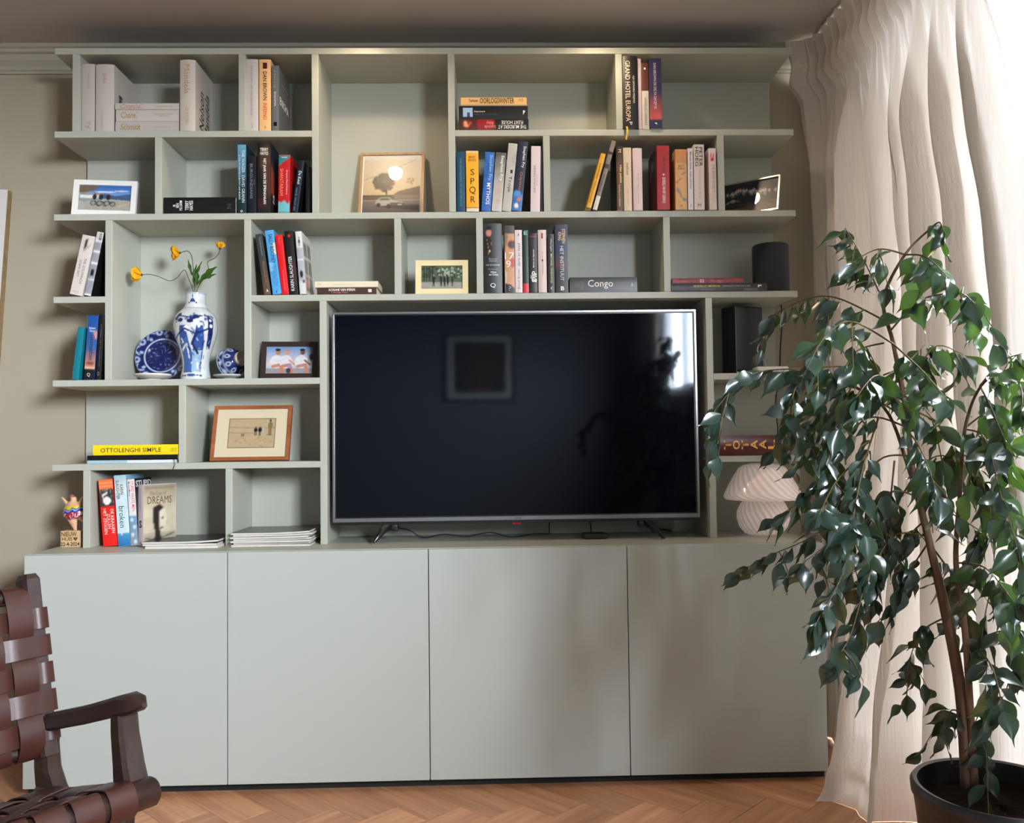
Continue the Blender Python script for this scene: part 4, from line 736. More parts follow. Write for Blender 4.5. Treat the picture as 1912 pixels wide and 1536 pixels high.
plate('small plain white dish lying below the dark blue plate', 'porcelain_dish', (dx_, -.185, zr4+.0075), (0, 0, 0), [(.0001, 0), (.03, .0005), (.042, .004), (.053, .010), (.058, .013)], P2, (214, 212, 204), .026)
P3 = Pic(60, 20, (196, 198, 200), 3); P3.rect(0, .5, 1, .8, (150, 166, 200))
dx2 = at(427, 706, -.185).x
plate('small pale dish lying under the tipped patterned bowl', 'porcelain_dish', (dx2, -.175, zr4+.0075), (0, 0, 0), [(.0001, 0), (.022, .0005), (.034, .003), (.046, .007), (.051, .009)], P3, (190, 190, 190), .02)
# tipped bowl, foot towards the right front
P4 = Pic(200, 30, (30, 40, 98), 3)
for k in range(9): P4.ell(k/9+.05, .45, .03, .13, (190, 200, 216)); P4.ell(k/9+.05, .45, .018, .07, (30, 40, 98)); P4.ell(k/9+.1, .8, .03, .09, (186, 198, 214)); P4.line([(k/9, .7), (k/9+.05, .9), (k/9+.1, .7)], .02, (160, 176, 204))
P4.rect(0, .62, 1, .66, (190, 200, 216)); P4.rect(0, .96, 1, 1, (190, 200, 216)); P4.noise(.15, 30, 10)
bw = thing('porcelain_bowl', 'tipped blue and white bowl resting on a small pale dish', 'bowl', (dx2-.004, -.130, zr4+.0165+.046), (0, 0, 0))
bprof = [(.018, -.040), (.030, -.036), (.042, -.022), (.049, -.002), (.052, .014)]
n_ = 30; rs_ = np.interp(np.linspace(0, 1, n_+1), np.linspace(0, 1, 5), [p[0] for p in bprof]); zs_ = np.interp(np.linspace(0, 1, n_+1), np.linspace(0, 1, 5), [p[1] for p in bprof])
BR = Vector((-.78, .58, -.20)).to_track_quat('Z', 'Y').to_matrix()
def bf(u, v):
    i = min(int(round(v*n_)), n_); q = 2*math.pi*u; return BR @ Vector((rs_[i]*math.cos(q), rs_[i]*math.sin(q), zs_[i]))
o = P4.build('glazed_body', bf, bw, CHINA); o.data.polygons.foreach_set('use_smooth', [True]*len(o.data.polygons))
m = MB().lathe([(.050, .014), (.046, -.004), (.038, -.02), (.02, -.034), (.0001, -.036)], 48); m.v = [tuple(BR @ Vector(p)) for p in m.v]; m.build('inside', M((206, 210, 214), .2), bw, True)
m = MB().lathe([(.0001, -.041), (.020, -.041), (.022, -.054), (.0245, -.054), (.024, -.038), (.019, -.036)], 48); m.v = [tuple(BR @ Vector(p)) for p in m.v]; m.build('foot_ring', M((186, 176, 158), .6), bw, True)

# ================================================================== poppies in the vase
STEM = M((74, 78, 44), .6); PET = Mtransl((240, 184, 40), (250, 190, 40), .3, rough=.6, name='petal'); LEAFG = Mtransl((58, 92, 34), (90, 130, 30), .2, rough=.5, name='sprig_leaf')
def petal(m, c, axis, size, k, n, openn, twist=0):
    ax = Vector(axis).normalized(); a = ax.orthogonal().normalized(); b2 = ax.cross(a); q = 2*math.pi*k/n+twist
    rad = a*math.cos(q)+b2*math.sin(q); tan = ax.cross(rad)
    def fn(u, v):
        w_ = math.sin(math.pi*min(.98, .12+v*.80))*.62*size; x_ = (u-.5)*2*w_
        out = size*(openn*math.sin(v*1.5)); upx = size*(v*1.0-.25*v*v)
        ruff = .05*size*math.sin(u*15+k)*v
        return Vector(c)+rad*(out-.35*x_*x_/size+ruff)+ax*(upx+ruff)+tan*x_
    m.grid(fn, 8, 7)
def smooth_path(p, n=8):
    p = [Vector(q) for q in p]; out = []
    for i in range(len(p)-1):
        p0, p1, p2, p3 = p[max(i-1, 0)], p[i], p[i+1], p[min(i+2, len(p)-1)]
        for k in range(n):
            t = k/n; out.append(.5*((2*p1)+(-p0+p2)*t+(2*p0-5*p1+4*p2-p3)*t*t+(-p0+3*p1-3*p2+p3)*t**3))
    out.append(p[-1]); return out
def poppy(label, pts, axis, size, openn, nleaf=()):
    w = [Vector(at(a, b, y)) for a, b, y in pts]; base = w[0].copy()
    e = thing('poppy', label, 'flower', base, group='yellow poppies in the vase')
    w = [p-base for p in w]
    MB().tube(smooth_path(w), .0013, 6).build('stem', STEM, e, True)
    for k in range(6):
        m = MB(); petal(m, w[-1], axis, size, k, 6, openn*(1 if k % 2 else .8)); m.build('petal', PET, e, True)
    MB().lathe([(.0001, -.003), (.004, -.001), (.0045, .002), (.002, .006), (.0001, .007)], 12).build('calyx', M((90, 50, 24), .6), e, True, loc=w[-1]-Vector(axis).normalized()*.002, rot=Vector(axis).to_track_quat('Z', 'Y').to_euler())
    for (a, b, y, da, db, dy, ln, wd) in nleaf:
        p = Vector(at(a, b, y))-base; q = Vector(at(a+da, b+db, y+dy))-base; d_ = q-p; side = d_.cross(Vector((0, 1, .3))).normalized()
        MB().grid(lambda u, v: p+d_*v+side*((u-.5)*wd*math.sin(math.pi*min(.99, .08+.9*v))*(1+.3*math.sin(v*14)))+Vector((0, -.004*math.sin(math.pi*v)-.01*abs(u-.5), 0)), 4, 8).build('leaf', LEAFG, e, True)
    return e
poppy('open yellow poppy drooping furthest left out of the vase', [(361, 575, -.125), (361, 545, -.13), (352, 520, -.14), (344, 504, -.15), (330, 519, -.16), (316, 524, -.165), (296, 516, -.165), (278, 512, -.16), (264, 513, -.16)], (-1, -.25, .05), .037, .66)
poppy('yellow poppy turned aside above the vase on a looped stem', [(364, 575, -.125), (364, 545, -.125), (362, 520, -.125), (360, 492, -.13), (357, 476, -.14), (350, 468.5, -.15), (342, 470, -.15), (335, 472, -.15)], (-.9, -.45, -.1), .032, .78, [(360, 515, -.13, -8, -30, -.01, 0, .010), (362, 528, -.13, 6, -34, 0, 0, .012), (364, 522, -.13, 14, -34, 0, 0, .008)])
poppy('yellow poppy bud standing highest above the vase', [(368, 575, -.125), (367, 545, -.125), (376, 526, -.13), (386, 510, -.13), (389, 500, -.13), (388, 489, -.13), (400, 482, -.13), (408, 474, -.13), (411, 463, -.13)], (.1, -.1, 1), .027, .26, [(372, 530, -.13, 18, -22, 0, 0, .014), (376, 520, -.13, 30, -22, -.01, 0, .016), (376, 522, -.13, 28, -10, 0, 0, .013), (368, 532, -.13, 2, -28, -.01, 0, .015)])

# ================================================================== painted figurine on a wooden block
fy = -.215; fx = at(131, 1020, fy).x; s6 = FPX/(fy-CAMP.y)
fig = thing('figurine', 'painted dancing bather figurine balancing on an inscribed wooden block', 'figurine', (fx, fy, ZCAB))
blk = MB().box(-18/s6, 19/s6, 0, .05, 0, 30/s6, .002).build('block', Mwood((196, 158, 116), (220, 186, 142), .6), fig)
for s, z0, z1, a0, a1, c_ in (('NIEUW', 20, 28.5, -16, 12, (90, 66, 20)), ('HUIS', 12, 18.5, -15, 4, (90, 66, 20)), ('22-4-2024', 2.5, 9.5, -17, 17, (30, 22, 16))):
    letter(s, lambda a, b, z0=z0, z1=z1, a0=a0, a1=a1: Vector(((a0+(a1-a0)*a)/s6, -.0006, (z0+(z1-z0)*b)/s6)), c_, blk, .02)
hp = [(16*math.sin(t)**3, 13*math.cos(t)-5*math.cos(2*t)-2*math.cos(3*t)-math.cos(4*t)) for t in np.linspace(0, 2*math.pi, 24, endpoint=False)]
MB().add([((9.5+x*.24)/s6, -.0006, (15.5+y*.26)/s6) for x, y in hp], [tuple(range(24))]).build('heart_mark', M((90, 66, 20), .6), blk)
bm = bmesh.new()
def blob(c, r, rot=None):
    q = bmesh.ops.create_icosphere(bm, subdivisions=3, radius=1.0)['verts']
    Mx = Matrix.Translation(Vector(c)/s6) @ (rot or Matrix()) @ Matrix.Diagonal((*(Vector(r)/s6), 1)); bmesh.ops.transform(bm, matrix=Mx, verts=q)
ry = lambda d: Matrix.Rotation(R(d), 4, 'Y')
blob((2, 12, 62), (21, 15, 12), ry(-6)); blob((0, 12, 70), (17, 12, 11), ry(-8)); blob((-1, 12, 78), (10, 8, 7))
for k in range(5): blob((-2+k*1.6, 12, 51-5*k+.0), (9-1.7*k, 7-1.2*k, 7))
for k in range(5): blob((11+k*3.0, 15, 55-3.2*k), (8-1.2*k, 6-.9*k, 6-.7*k))
for k in range(6): blob((-9-2.4*k, 12, 76+3.0*k), (4-.4*k, 3.4-.3*k, 3.6-.35*k))
for k in range(6): blob((9+1.6*k, 14, 77+3.2*k), (4-.4*k, 3.4-.3*k, 3.6-.35*k))
blob((0, 12, 87), (5.5, 5.5, 6.5)); blob((-3, 12, 93), (4.5, 4.5, 3))
me = bpy.data.meshes.new('body'); bm.to_mesh(me); bm.free()
o = obj_from('body', me); rm = o.modifiers.new('r', 'REMESH'); rm.mode = 'VOXEL'; rm.voxel_size = 1.1/s6
bpy.context.view_layer.update(); me2 = bpy.data.meshes.new_from_object(o.evaluated_get(bpy.context.evaluated_depsgraph_get())); bpy.data.objects.remove(o)
co = np.array([v.co[:] for v in me2.vertices])*s6; cc = np.ones((len(co), 3))*lin((214, 168, 132)); zc = co[:, 2]+.22*co[:, 0]*0
wv = 1.6*np.sin(co[:, 0]*.5)+.18*co[:, 0]; q = zc-wv
inb = (np.abs(co[:, 0]-2) < 24)
def band(a, b, c_):
    mk = (q > a) & (q <= b) & inb & (co[:, 0] > -20); cc[mk] = lin(c_)
band(52, 63, (168, 22, 46)); band(63, 66, (30, 44, 130)); band(66, 68.5, (130, 170, 220)); band(68.5, 70, (30, 40, 110)); band(70, 75.5, (206, 180, 40)); band(50.5, 52, (206, 120, 150))
for _ in range(46):
    px_, pz_ = rng.uniform(-18, 22), rng.uniform(53.5, 61.5); mk = (np.hypot(co[:, 0]-px_, q-pz_) < 1.0) & inb; cc[mk] = lin((238, 226, 226))
cc[co[:, 2] > 91.5] = lin((170, 80, 90))
me2.polygons.foreach_set('use_smooth', [True]*len(me2.polygons)); me2.materials.clear(); me2.materials.append(Mprint(.3, .5, .3)); ink(me2, cc); obj_from('body', me2, fig)

# ================================================================== magazines
def magazine(label, x0, x1, y0, y1, z0, t, yaw, rgb, grp, curl=.0):
    cx_, cy_ = (x0+x1)/2, (y0+y1)/2; w_, d_ = (x1-x0), (y1-y0)
    e = thing('magazine', label, 'magazine', (cx_, cy_, z0+.0002), (0, 0, R(yaw)), grp)
    def bent(m):
        m.v = [(x, y, z+curl*max(0, (x/w_+.1))**2*4) for x, y, z in m.v]; return m
    def slab(za, zb, ix):
        m = MB(); nx = 10
        for k in range(2):
            pass
        v = []; f = []
        for i in range(nx+1):
            x = -w_/2+ix+(w_-2*ix)*i/nx
            for yy in (-d_/2+ix, d_/2-ix):
                for zz_ in (za, zb): v.append((x, yy, zz_))
        for i in range(nx):
            a = i*4; b = a+4; f += [(a, b, b+1, a+1), (a+2, a+3, b+3, b+2), (a+1, b+1, b+3, a+3), (a, a+2, b+2, b)]
        f += [(0, 1, 3, 2), (nx*4, nx*4+2, nx*4+3, nx*4+1)]; return bent(m.add(v, f))
    slab(.0004, t-.0006, .0008).build('pages', M((204, 198, 190), .8, var=.1, vscale=60), e)
    slab(t-.0006, t, 0).build('front_cover', M(rgb, .3, var=.35, vscale=25), e)
    slab(0, .0004, 0).build('back_cover', M((214, 210, 206), .4), e)
    return z0+t+curl*0+.0004
xa = at(274, 1018, -.24).x; xb = at(419, 1018, -.24).x
z = ZCAB
z = magazine('thin white magazine at the bottom of the small pile before the sepia paperback', xa+.015, xb-.004, -.295, -.09, z, .007, 0, (210, 208, 204), 'magazines left of the short upright')
z = magazine('glossy magazine in the middle of the small pile before the sepia paperback', xa+.002, xb-.012, -.280, -.075, z, .006, 0, (90, 84, 80), 'magazines left of the short upright')
z = magazine('dark covered magazine on top of the small pile before the sepia paperback', xa, xb-.008, -.278, -.072, z, .006, 0, (46, 44, 44), 'magazines left of the short upright', .003)
xa = at(437, 1018, -.24).x; xb = at(586, 1018, -.24).x; z = ZCAB
for k, (c_, dy, yw) in enumerate([((200, 190, 170), .0, 0), ((180, 170, 150), .008, 1), ((210, 206, 200), -.004, -1), ((190, 186, 180), .003, 1.5), ((160, 150, 140), -.006, -.8), ((206, 200, 196), .004, .6), ((92, 90, 84), .0, -1.2)]):
    z = magazine('magazine %s of the thick pile beside the television bay' % ('lowest', 'second from the bottom', 'third from the bottom', 'in the middle', 'third from the top', 'second from the top', 'on top')[k] if k else 'lowest magazine of the thick pile beside the television bay', xa+.004*(k % 2), xb-.004*((k+1) % 3), -.275+dy, -.065+dy, z, .0058, yw, tuple(v*.8 for v in c_), 'magazines beside the television bay', .0006*k)

# ================================================================== electronics on the right
sy = -.155; c0 = at(1440, 542, sy); ss = FPX/(sy-CAMP.y)
sp = thing('smart_speaker', 'dark navy cloth covered round speaker on the shelf right of the lying books', 'speaker', (c0.x, sy, zrow(3)+.0004))
HS = 94/ss; RS = 34/ss
MB().lathe([(RS*.96, .004), (RS, .010), (RS, HS-.010), (RS*.985, HS-.004), (RS*.95, HS)], 64).build('cloth_body', M((22, 24, 36), .85, bump=.3, bscale=900, sheen=.2), sp, True, sharp=40)
MB().lathe([(RS*.95, HS), (RS*.93, HS+.001), (.0001, HS-.001)], 64).build('top_panel', M((16, 16, 20), .3), sp, True)
MB().lathe([(RS*.90, .0), (RS*.94, .004), (.0001, .0041)], 64).build('base_ring', M((12, 12, 14), .5), sp, True)
gy = -.165; c1 = at(1375, 700, gy); sg_ = FPX/(gy-CAMP.y)
gb = thing('console_box', 'tall black box-shaped console standing beside the white hub', 'console', (c1.x, gy, zrow(4)+.0004), (0, 0, R(22)))
MB().box(0, .114, 0, .075, .003, .232, .003).build('casing', M((17, 18, 24), .35), gb)
MB().box(.004, .110, -.0008, .001, .012, .228, .0004).build('front_panel', M((14, 15, 22), .2), gb)
MB().box(.003, .008, -.0016, .0, .006, .010).build('status_light', M((230, 230, 226), .4), gb)
MB().box(.01, .104, .008, .067, 0, .003).build('foot_plate', M((10, 10, 10), .6), gb)
hy = -.232; h0 = at(1414, 697, hy); h1 = at(1474, 697, hy)
hb = thing('white_hub', 'flat white rounded hub box at the open end of the shelf', 'router', (h0.x, hy, zrow(4)+.0004))
MB().box(0, h1.x-h0.x, 0, .058, .001, .0215, .006).build('casing', M((220, 218, 214), .35), hb, True, sharp=40)
MB().box(.01, h1.x-h0.x-.01, .01, .05, 0, .001).build('foot_pad', M((120, 120, 120), .7), hb)
MB().tube(smooth_path([(.04, .03, .0215), (.03, .03, .05), (.012, .03, .075), (.02, .035, .10)]), .0016, 6).build('cord', M((190, 188, 184), .6), hb, True)
cb = MB().tube(smooth_path([at(1458, 560, -.05), at(1460, 600, -.05), at(1457, 650, -.05), at(1456, 688, -.05)]), .0024, 8); tag(cb.build('power_cable', M((18, 18, 20), .5), None, True), 'black cable hanging down the wall behind the white hub', 'cable')
cb = MB().tube(smooth_path([at(1452, 716, -.03), at(1448, 760, -.05), at(1452, 800, -.03), at(1450, 845, -.04)]), .0022, 8); tag(cb.build('power_cable', M((40, 40, 44), .5), None, True), 'dark cable hanging behind the burgundy book', 'cable')

# ================================================================== swirled glass mushroom lamp
ly = -.155; lc = at(1426, 1012, ly); sl = FPX/(ly-CAMP.y)
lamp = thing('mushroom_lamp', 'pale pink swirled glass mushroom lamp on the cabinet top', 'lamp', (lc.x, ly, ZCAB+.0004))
def swirl(name, prof, mat, nn=96, amp=.0012, stripes=26, tw=9.0):
    nz = 40; zs = np.linspace(0, 1, nz+1); L_ = np.linspace(0, 1, len(prof)); pr_ = np.interp(zs, L_, [p[0] for p in prof]); pz_ = np.interp(zs, L_, [p[1] for p in prof])
    cols = []
    def fn(u, v):
        i = int(round(v*nz)); q = 2*math.pi*u; w_ = math.sin(stripes*q+tw*v*5); r_ = pr_[i]+amp*w_; cols.append(w_); return (r_*math.cos(q), r_*math.sin(q), pz_[i])
    m = MB().grid(fn, nn*2, nz); o = m.build(name, mat, lamp, True); w_ = (np.array(cols)*.5+.5)[:, None]
    _e = None; ink(o.data, lin((226, 200, 190))*(1-w_)+lin((244, 234, 228))*w_); return o
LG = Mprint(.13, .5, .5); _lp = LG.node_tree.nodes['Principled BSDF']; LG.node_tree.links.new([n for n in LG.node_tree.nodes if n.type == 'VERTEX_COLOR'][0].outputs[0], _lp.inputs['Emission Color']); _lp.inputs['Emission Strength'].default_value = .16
k_ = 1/sl
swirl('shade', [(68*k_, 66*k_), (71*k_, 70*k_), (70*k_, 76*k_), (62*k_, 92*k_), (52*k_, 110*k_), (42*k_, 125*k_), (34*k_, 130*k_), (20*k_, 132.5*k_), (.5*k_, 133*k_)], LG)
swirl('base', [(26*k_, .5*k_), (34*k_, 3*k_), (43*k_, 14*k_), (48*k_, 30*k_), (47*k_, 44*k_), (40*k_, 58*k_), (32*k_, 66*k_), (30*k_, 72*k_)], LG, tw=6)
MB().lathe([(68*k_, 66*k_), (31*k_, 70*k_)], 64).build('shade_underside', M((226, 206, 196), .3), lamp, True)
MB().tube(smooth_path([(.02, .09, .004), (.05, .11, .004), (.08, .12, .004), (.11, .11, .004)]), .002, 6).build('cord', M((206, 204, 200), .6), lamp, True)
# ================================================================== television
TY = -.222
tl = at(618.8, 583, TY); trr = at(1298.5, 577, TY); bl = at(622, 973, TY); brr = at(1308, 968, TY)
x0, x1 = (tl.x+bl.x)/2, (trr.x+brr.x)/2; z0, z1 = (bl.z+brr.z)/2, (tl.z+trr.z)/2
tv = thing('television', 'large black flat television with thin silver bezel standing in the wide bay', 'television', ((x0+x1)/2, TY, ZCAB))
hw = (x1-x0)/2; za, zb_ = z0-ZCAB, z1-ZCAB
SILV = M((150, 150, 154), .28, .85); TBK = M((10, 10, 12), .35)
def ring(name, hw, za, zb, b, bb, y0, y1, mat, bev=.001):
    m = MB(); m.box(-hw, hw, y0, y1, zb-b, zb, bev); m.box(-hw, hw, y0, y1, za, za+bb, bev); m.box(-hw, -hw+b, y0, y1, za+bb, zb-b, bev); m.box(hw-b, hw, y0, y1, za+bb, zb-b, bev); return m.build(name, mat, tv)
ring('bezel', hw, za, zb_, .0075, .013, 0, .012, SILV)
ring('inner_bezel', hw-.0075, za+.013, zb_-.0075, .004, .004, .0025, .012, TBK, 0)
SCR = bpy.data.materials.new('screen_glass'); SCR.use_nodes = True; _p = SCR.node_tree.nodes['Principled BSDF']
_p.inputs['Base Color'].default_value = (.0018, .0022, .005, 1); _p.inputs['Roughness'].default_value = .05; _p.inputs['Specular IOR Level'].default_value = .28; _p.inputs['Specular Tint'].default_value = (.8, .88, 1, 1)
MB().box(-hw+.0075, hw-.0075, .004, .008, za+.013, zb_-.0075).build('screen', SCR, tv)
MB().box(-hw+.004, hw-.004, .012, .055, za-.004, zb_-.004, .006).build('housing', TBK, tv)
MB().box(-hw+.003, hw-.003, .001, .05, za-.0085, za-.0003, .001).build('lower_edge', TBK, tv)
MB().box(-.016, .012, -.0005, .012, za-.0125, za-.0085, .001).build('standby_light', M((190, 20, 36), .3), tv)
letter('LG', lambda a, b: Vector((-.001+.013*a, -.0012, za+.0035+.006*b)), (40, 40, 44), tv, .02, name='logo_lettering')
m = MB(); m.lathe([(.0025, 0), (.0034, 0)], 20); m.v = [(-.0065+x, -.0012, za+.0065+y) for x, y, z in m.v]; m.build('logo_ring', M((60, 30, 36), .4), tv)
for sgn, pf in ((-1, (698, 1016)), (1, (1240, 1008))):
    f = atz(pf[0], pf[1], ZCAB); px_ = f.x-tv.location.x; py_ = f.y-TY
    topx = px_+(.048 if sgn < 0 else -.048)
    m = MB()
    for s2, yo in ((1, py_), (-1, .17)):
        A = Vector((topx, .03, za-.006)); B = Vector((px_ if s2 > 0 else px_+.01*sgn, yo, .004)); mid = (A+B)/2+Vector((0, 0, .006))
        m.tube([A+Vector((0, 0, .01)), A, mid, B+Vector((0, 0, .002)), B+(B-mid).normalized()*.01*0], [.019, .018, .012, .006, .004], 8, flat=.9)
    m.box(topx-.022, topx+.022, .012, .05, za-.03, za-.004, .004)
    ft = m.build('stand_foot', M((26, 24, 26), .25), tv, True, sharp=45)
    MB().box(px_-.006, px_+.006, py_-.002, py_+.012, 0, .007, .001).build('foot_cap', SILV, ft)
# set-top box and cables
q0 = atz(1090, 1007, ZCAB); q1 = atz(1134, 1007, ZCAB)
sb_ = thing('set_top_box', 'small black media box lying under the television', 'media box', (q0.x, q0.y, ZCAB))
MB().box(0, q1.x-q0.x, 0, .06, .001, .018, .003).build('casing', M((16, 16, 18), .35), sb_); MB().box(.004, q1.x-q0.x-.004, .004, .056, 0, .001).build('rubber_pad', M((8, 8, 8), .9), sb_)
MB().tube(smooth_path([(.03, .06, .01), (.032, .075, .03), (.03, .09, .06), (.034, .1, .1)]), .0018, 6).build('lead', M((12, 12, 14), .5), sb_, True)
c_ = MB().tube(smooth_path([at(742, 985, -.12), at(765, 990, -.12), at(790, 1003, -.12), at(830, 997, -.12), at(870, 1001, -.12), at(915, 994, -.12), at(955, 1002, -.12), at(1000, 996, -.12), at(1024, 996, -.12), at(1025, 985, -.12), at(1027, 962, -.12)]), .0022, 8)
tag(c_.build('signal_cable', M((14, 14, 16), .5), None, True), 'black cable snaking under the television middle', 'cable')
c_ = MB().tube(smooth_path([at(1195, 975, -.03), at(1215, 985, -.03), at(1250, 990, -.03), at(1262, 998, -.03), at(1290, 998, -.03)]), .0022, 8)
tag(c_.build('signal_cable', M((14, 14, 16), .5), None, True), 'black cable behind the right television foot', 'cable')
# ================================================================== woven leather armchair
DW = Mwood((26, 15, 12), (52, 30, 23), .46, scale=(8, 60, 60), coat=.05, name='dark_hardwood')
LEA = M((56, 28, 23), .42, var=.2, vscale=14, bump=.12, bscale=120, spec=.4, name='brown_leather')
ch = thing('armchair', 'dark wooden armchair with woven brown leather straps', 'armchair', (.67, -1.25, 0), (0, 0, math.atan2(-.6, .8)))
CW = .56
def sweep(m, secs, n=8):
    # secs: centre, half-x, half-y ; sections in the local x/y plane or turned by dir
    k0 = len(m.v)
    for c, ax, ay, e1, e2 in secs:
        for k in range(n):
            q = 2*math.pi*(k+.5)/n; cs, sn = math.cos(q), math.sin(q)
            cs = math.copysign(abs(cs)**.45, cs); sn = math.copysign(abs(sn)**.45, sn)
            m.v.append(tuple(Vector(c)+Vector(e1)*ax*cs+Vector(e2)*ay*sn))
    for i in range(len(secs)-1):
        for k in range(n): a = k0+i*n+k; b = k0+i*n+(k+1) % n; m.f.append((a, b, b+n, a+n))
    m.f.append(tuple(k0+k for k in reversed(range(n)))); m.f.append(tuple(k0+(len(secs)-1)*n+k for k in range(n)))
ex, ey, ez = (1, 0, 0), (0, 1, 0), (0, 0, 1)
ud = Vector((-.235, 0, 1)).normalized(); fd = Vector((1, 0, .235)).normalized()
SB = Vector((-.345, 0, .445))
for side, yy in (('l', 0.0), ('r', -CW)):
    m = MB(); sweep(m, [((-.030, yy, .505), .020, .022, ex, ey), ((-.026, yy, .46), .022, .023, ex, ey), ((-.012, yy, .40), .026, .025, ex, ey), ((.0, yy, .355), .034, .027, ex, ey), ((.002, yy, .330), .034, .026, ex, ey)]); m.build('front_post', DW, ch, True, sharp=24)
    m = MB(); sweep(m, [((-.012, yy-.012 if not yy else yy+.012, .335), .022, .020, ex, ey), ((-.02, yy-.015 if not yy else yy+.015, .15), .019, .018, ex, ey), ((-.03, yy-.018 if not yy else yy+.018, .0), .015, .015, ex, ey)]); m.build('leg', DW, ch, True, sharp=50)
    ad = Vector((1, 0, .26)).normalized(); au = Vector((-.26, 0, 1)).normalized()
    m = MB(); sweep(m, [((-.400, yy, .412), .024, .018, ey, au), ((-.34, yy, .425), .024, .019, ey, au), ((-.16, yy, .474), .024, .019, ey, au), ((-.05, yy, .508), .026, .020, ey, au), ((-.01, yy, .520), .028, .021, ey, au), ((.016, yy, .524), .022, .016, ey, au), ((.042, yy, .526), .005, .004, ey, au)]); m.build('armrest', DW, ch, True, sharp=35)
    m = MB(); sweep(m, [((-.335, yy, .420), .028, .020, ex, ey), ((-.338, yy, .38), .026, .020, ex, ey), ((-.334, yy, .33), .030, .021, ex, ey), ((-.318, yy, .295), .042, .022, ex, ey), ((-.30, yy, .27), .056, .022, ex, ey)]); m.build('rear_post', DW, ch, True, sharp=24)
    m = MB(); sweep(m, [((-.325, yy, .29), .026, .019, ex, ey), ((-.40, yy, .13), .020, .018, ex, ey), ((-.45, yy, .0), .015, .015, ex, ey)]); m.build('leg', DW, ch, True, sharp=50)
    sy_ = -.012 if not yy else .012
    m = MB(); p0 = Vector((-.318, yy+sy_, .36)); sweep(m, [(p0+ud*s, .026-.004*s, .020, fd, ey) for s in (0, .1, .2, .3, .385)]+[(p0+ud*.397, .018, .014, fd, ey)]); m.build('back_stile', DW, ch, True, sharp=24)
    m = MB(); m.tube([(.0, yy+sy_*1.5, .342), (-.16, yy+sy_*1.5, .305), (-.33, yy+sy_*1.5, .275)], .020, 8); m.build('side_rail', DW, ch, True, sharp=50)
m = MB(); m.tube([(.036, .026, .351), (.036, .020, .351), (.036, -CW-.020, .351), (.036, -CW-.026, .351)], [.024, .029, .029, .024], 14); m.build('front_rail', DW, ch, True, sharp=50)
m = MB(); m.tube([(-.33, 0, .262), (-.33, -CW, .262)], .018, 10); m.build('rear_rail', DW, ch, True, sharp=50)
p1 = Vector((-.318, 0, .36))+ud*.352
m = MB(); m.tube([p1, p1+Vector((0, -CW, 0))], .016, 10); m.build('top_rail', DW, ch, True, sharp=50)
p2 = Vector((-.318, 0, .36))+ud*.02
m = MB(); m.tube([p2, p2+Vector((0, -CW, 0))], .015, 10); m.build('lower_back_rail', DW, ch, True, sharp=50)
def ribbon(name, path, wdir, width, th=.003):
    path = smooth_path(path, 3); wdir = Vector(wdir).normalized(); m = MB(); n = len(path)
    for i, p in enumerate(path):
        t = (path[min(i+1, n-1)]-path[max(i-1, 0)]).normalized(); nn = t.cross(wdir).normalized()
        for a, b in ((-1, -1), (1, -1), (1, 1), (-1, 1)): m.v.append(tuple(p+wdir*a*width/2+nn*b*th/2))
    for i in range(n-1):
        for k in range(4): a = i*4+k; b = i*4+(k+1) % 4; m.f.append((a, b, b+4, a+4))
    m.f.append((3, 2, 1, 0)); e = (n-1)*4; m.f.append((e, e+1, e+2, e+3))
    return m.build(name, LEA, ch, True, sharp=40)
# back: cross straps wrap the stiles, upright straps wrap the rails
cs_ = [.055, .115, .175, .235, .295]; vs_ = [-.05-.0655*k for k in range(8)]
BP0 = Vector((-.318, 0, .36))
def BPt(l, s, off): return BP0+ud*s+Vector((0, l, 0))+fd*off
for i, s in enumerate(cs_):
    path = [BPt(.004, s, -.020), BPt(.013, s, -.006), BPt(.013, s, .018), BPt(.006, s, .0295), BPt(-.012, s, .0315)]
    for j, l in enumerate(vs_):
        o_ = .0045 if (i+j) % 2 else -.0045
        path += [BPt(l+.02, s, .027+o_), BPt(l-.02, s, .027+o_)]
    path += [BPt(-CW+.012, s, .0315), BPt(-CW-.006, s, .0295), BPt(-CW-.013, s, .01), BPt(-CW-.004, s, -.02)]
    ribbon('back_strap', path, ud, .046)
for j, l in enumerate(vs_):
    path = [BPt(l, .335, -.017), BPt(l, .358, -.019), BPt(l, .372, -.004), BPt(l, .366, .014), BPt(l, .350, .024)]
    for i in reversed(range(len(cs_))):
        s = cs_[i]; o_ = -.0045 if (i+j) % 2 else .0045
        path += [BPt(l, s+.016, .027+o_), BPt(l, s-.016, .027+o_)]
    path += [BPt(l, .012, .017), BPt(l, .0, .0), BPt(l, .012, -.017)]
    ribbon('back_strap', path, (0, 1, 0), .052)
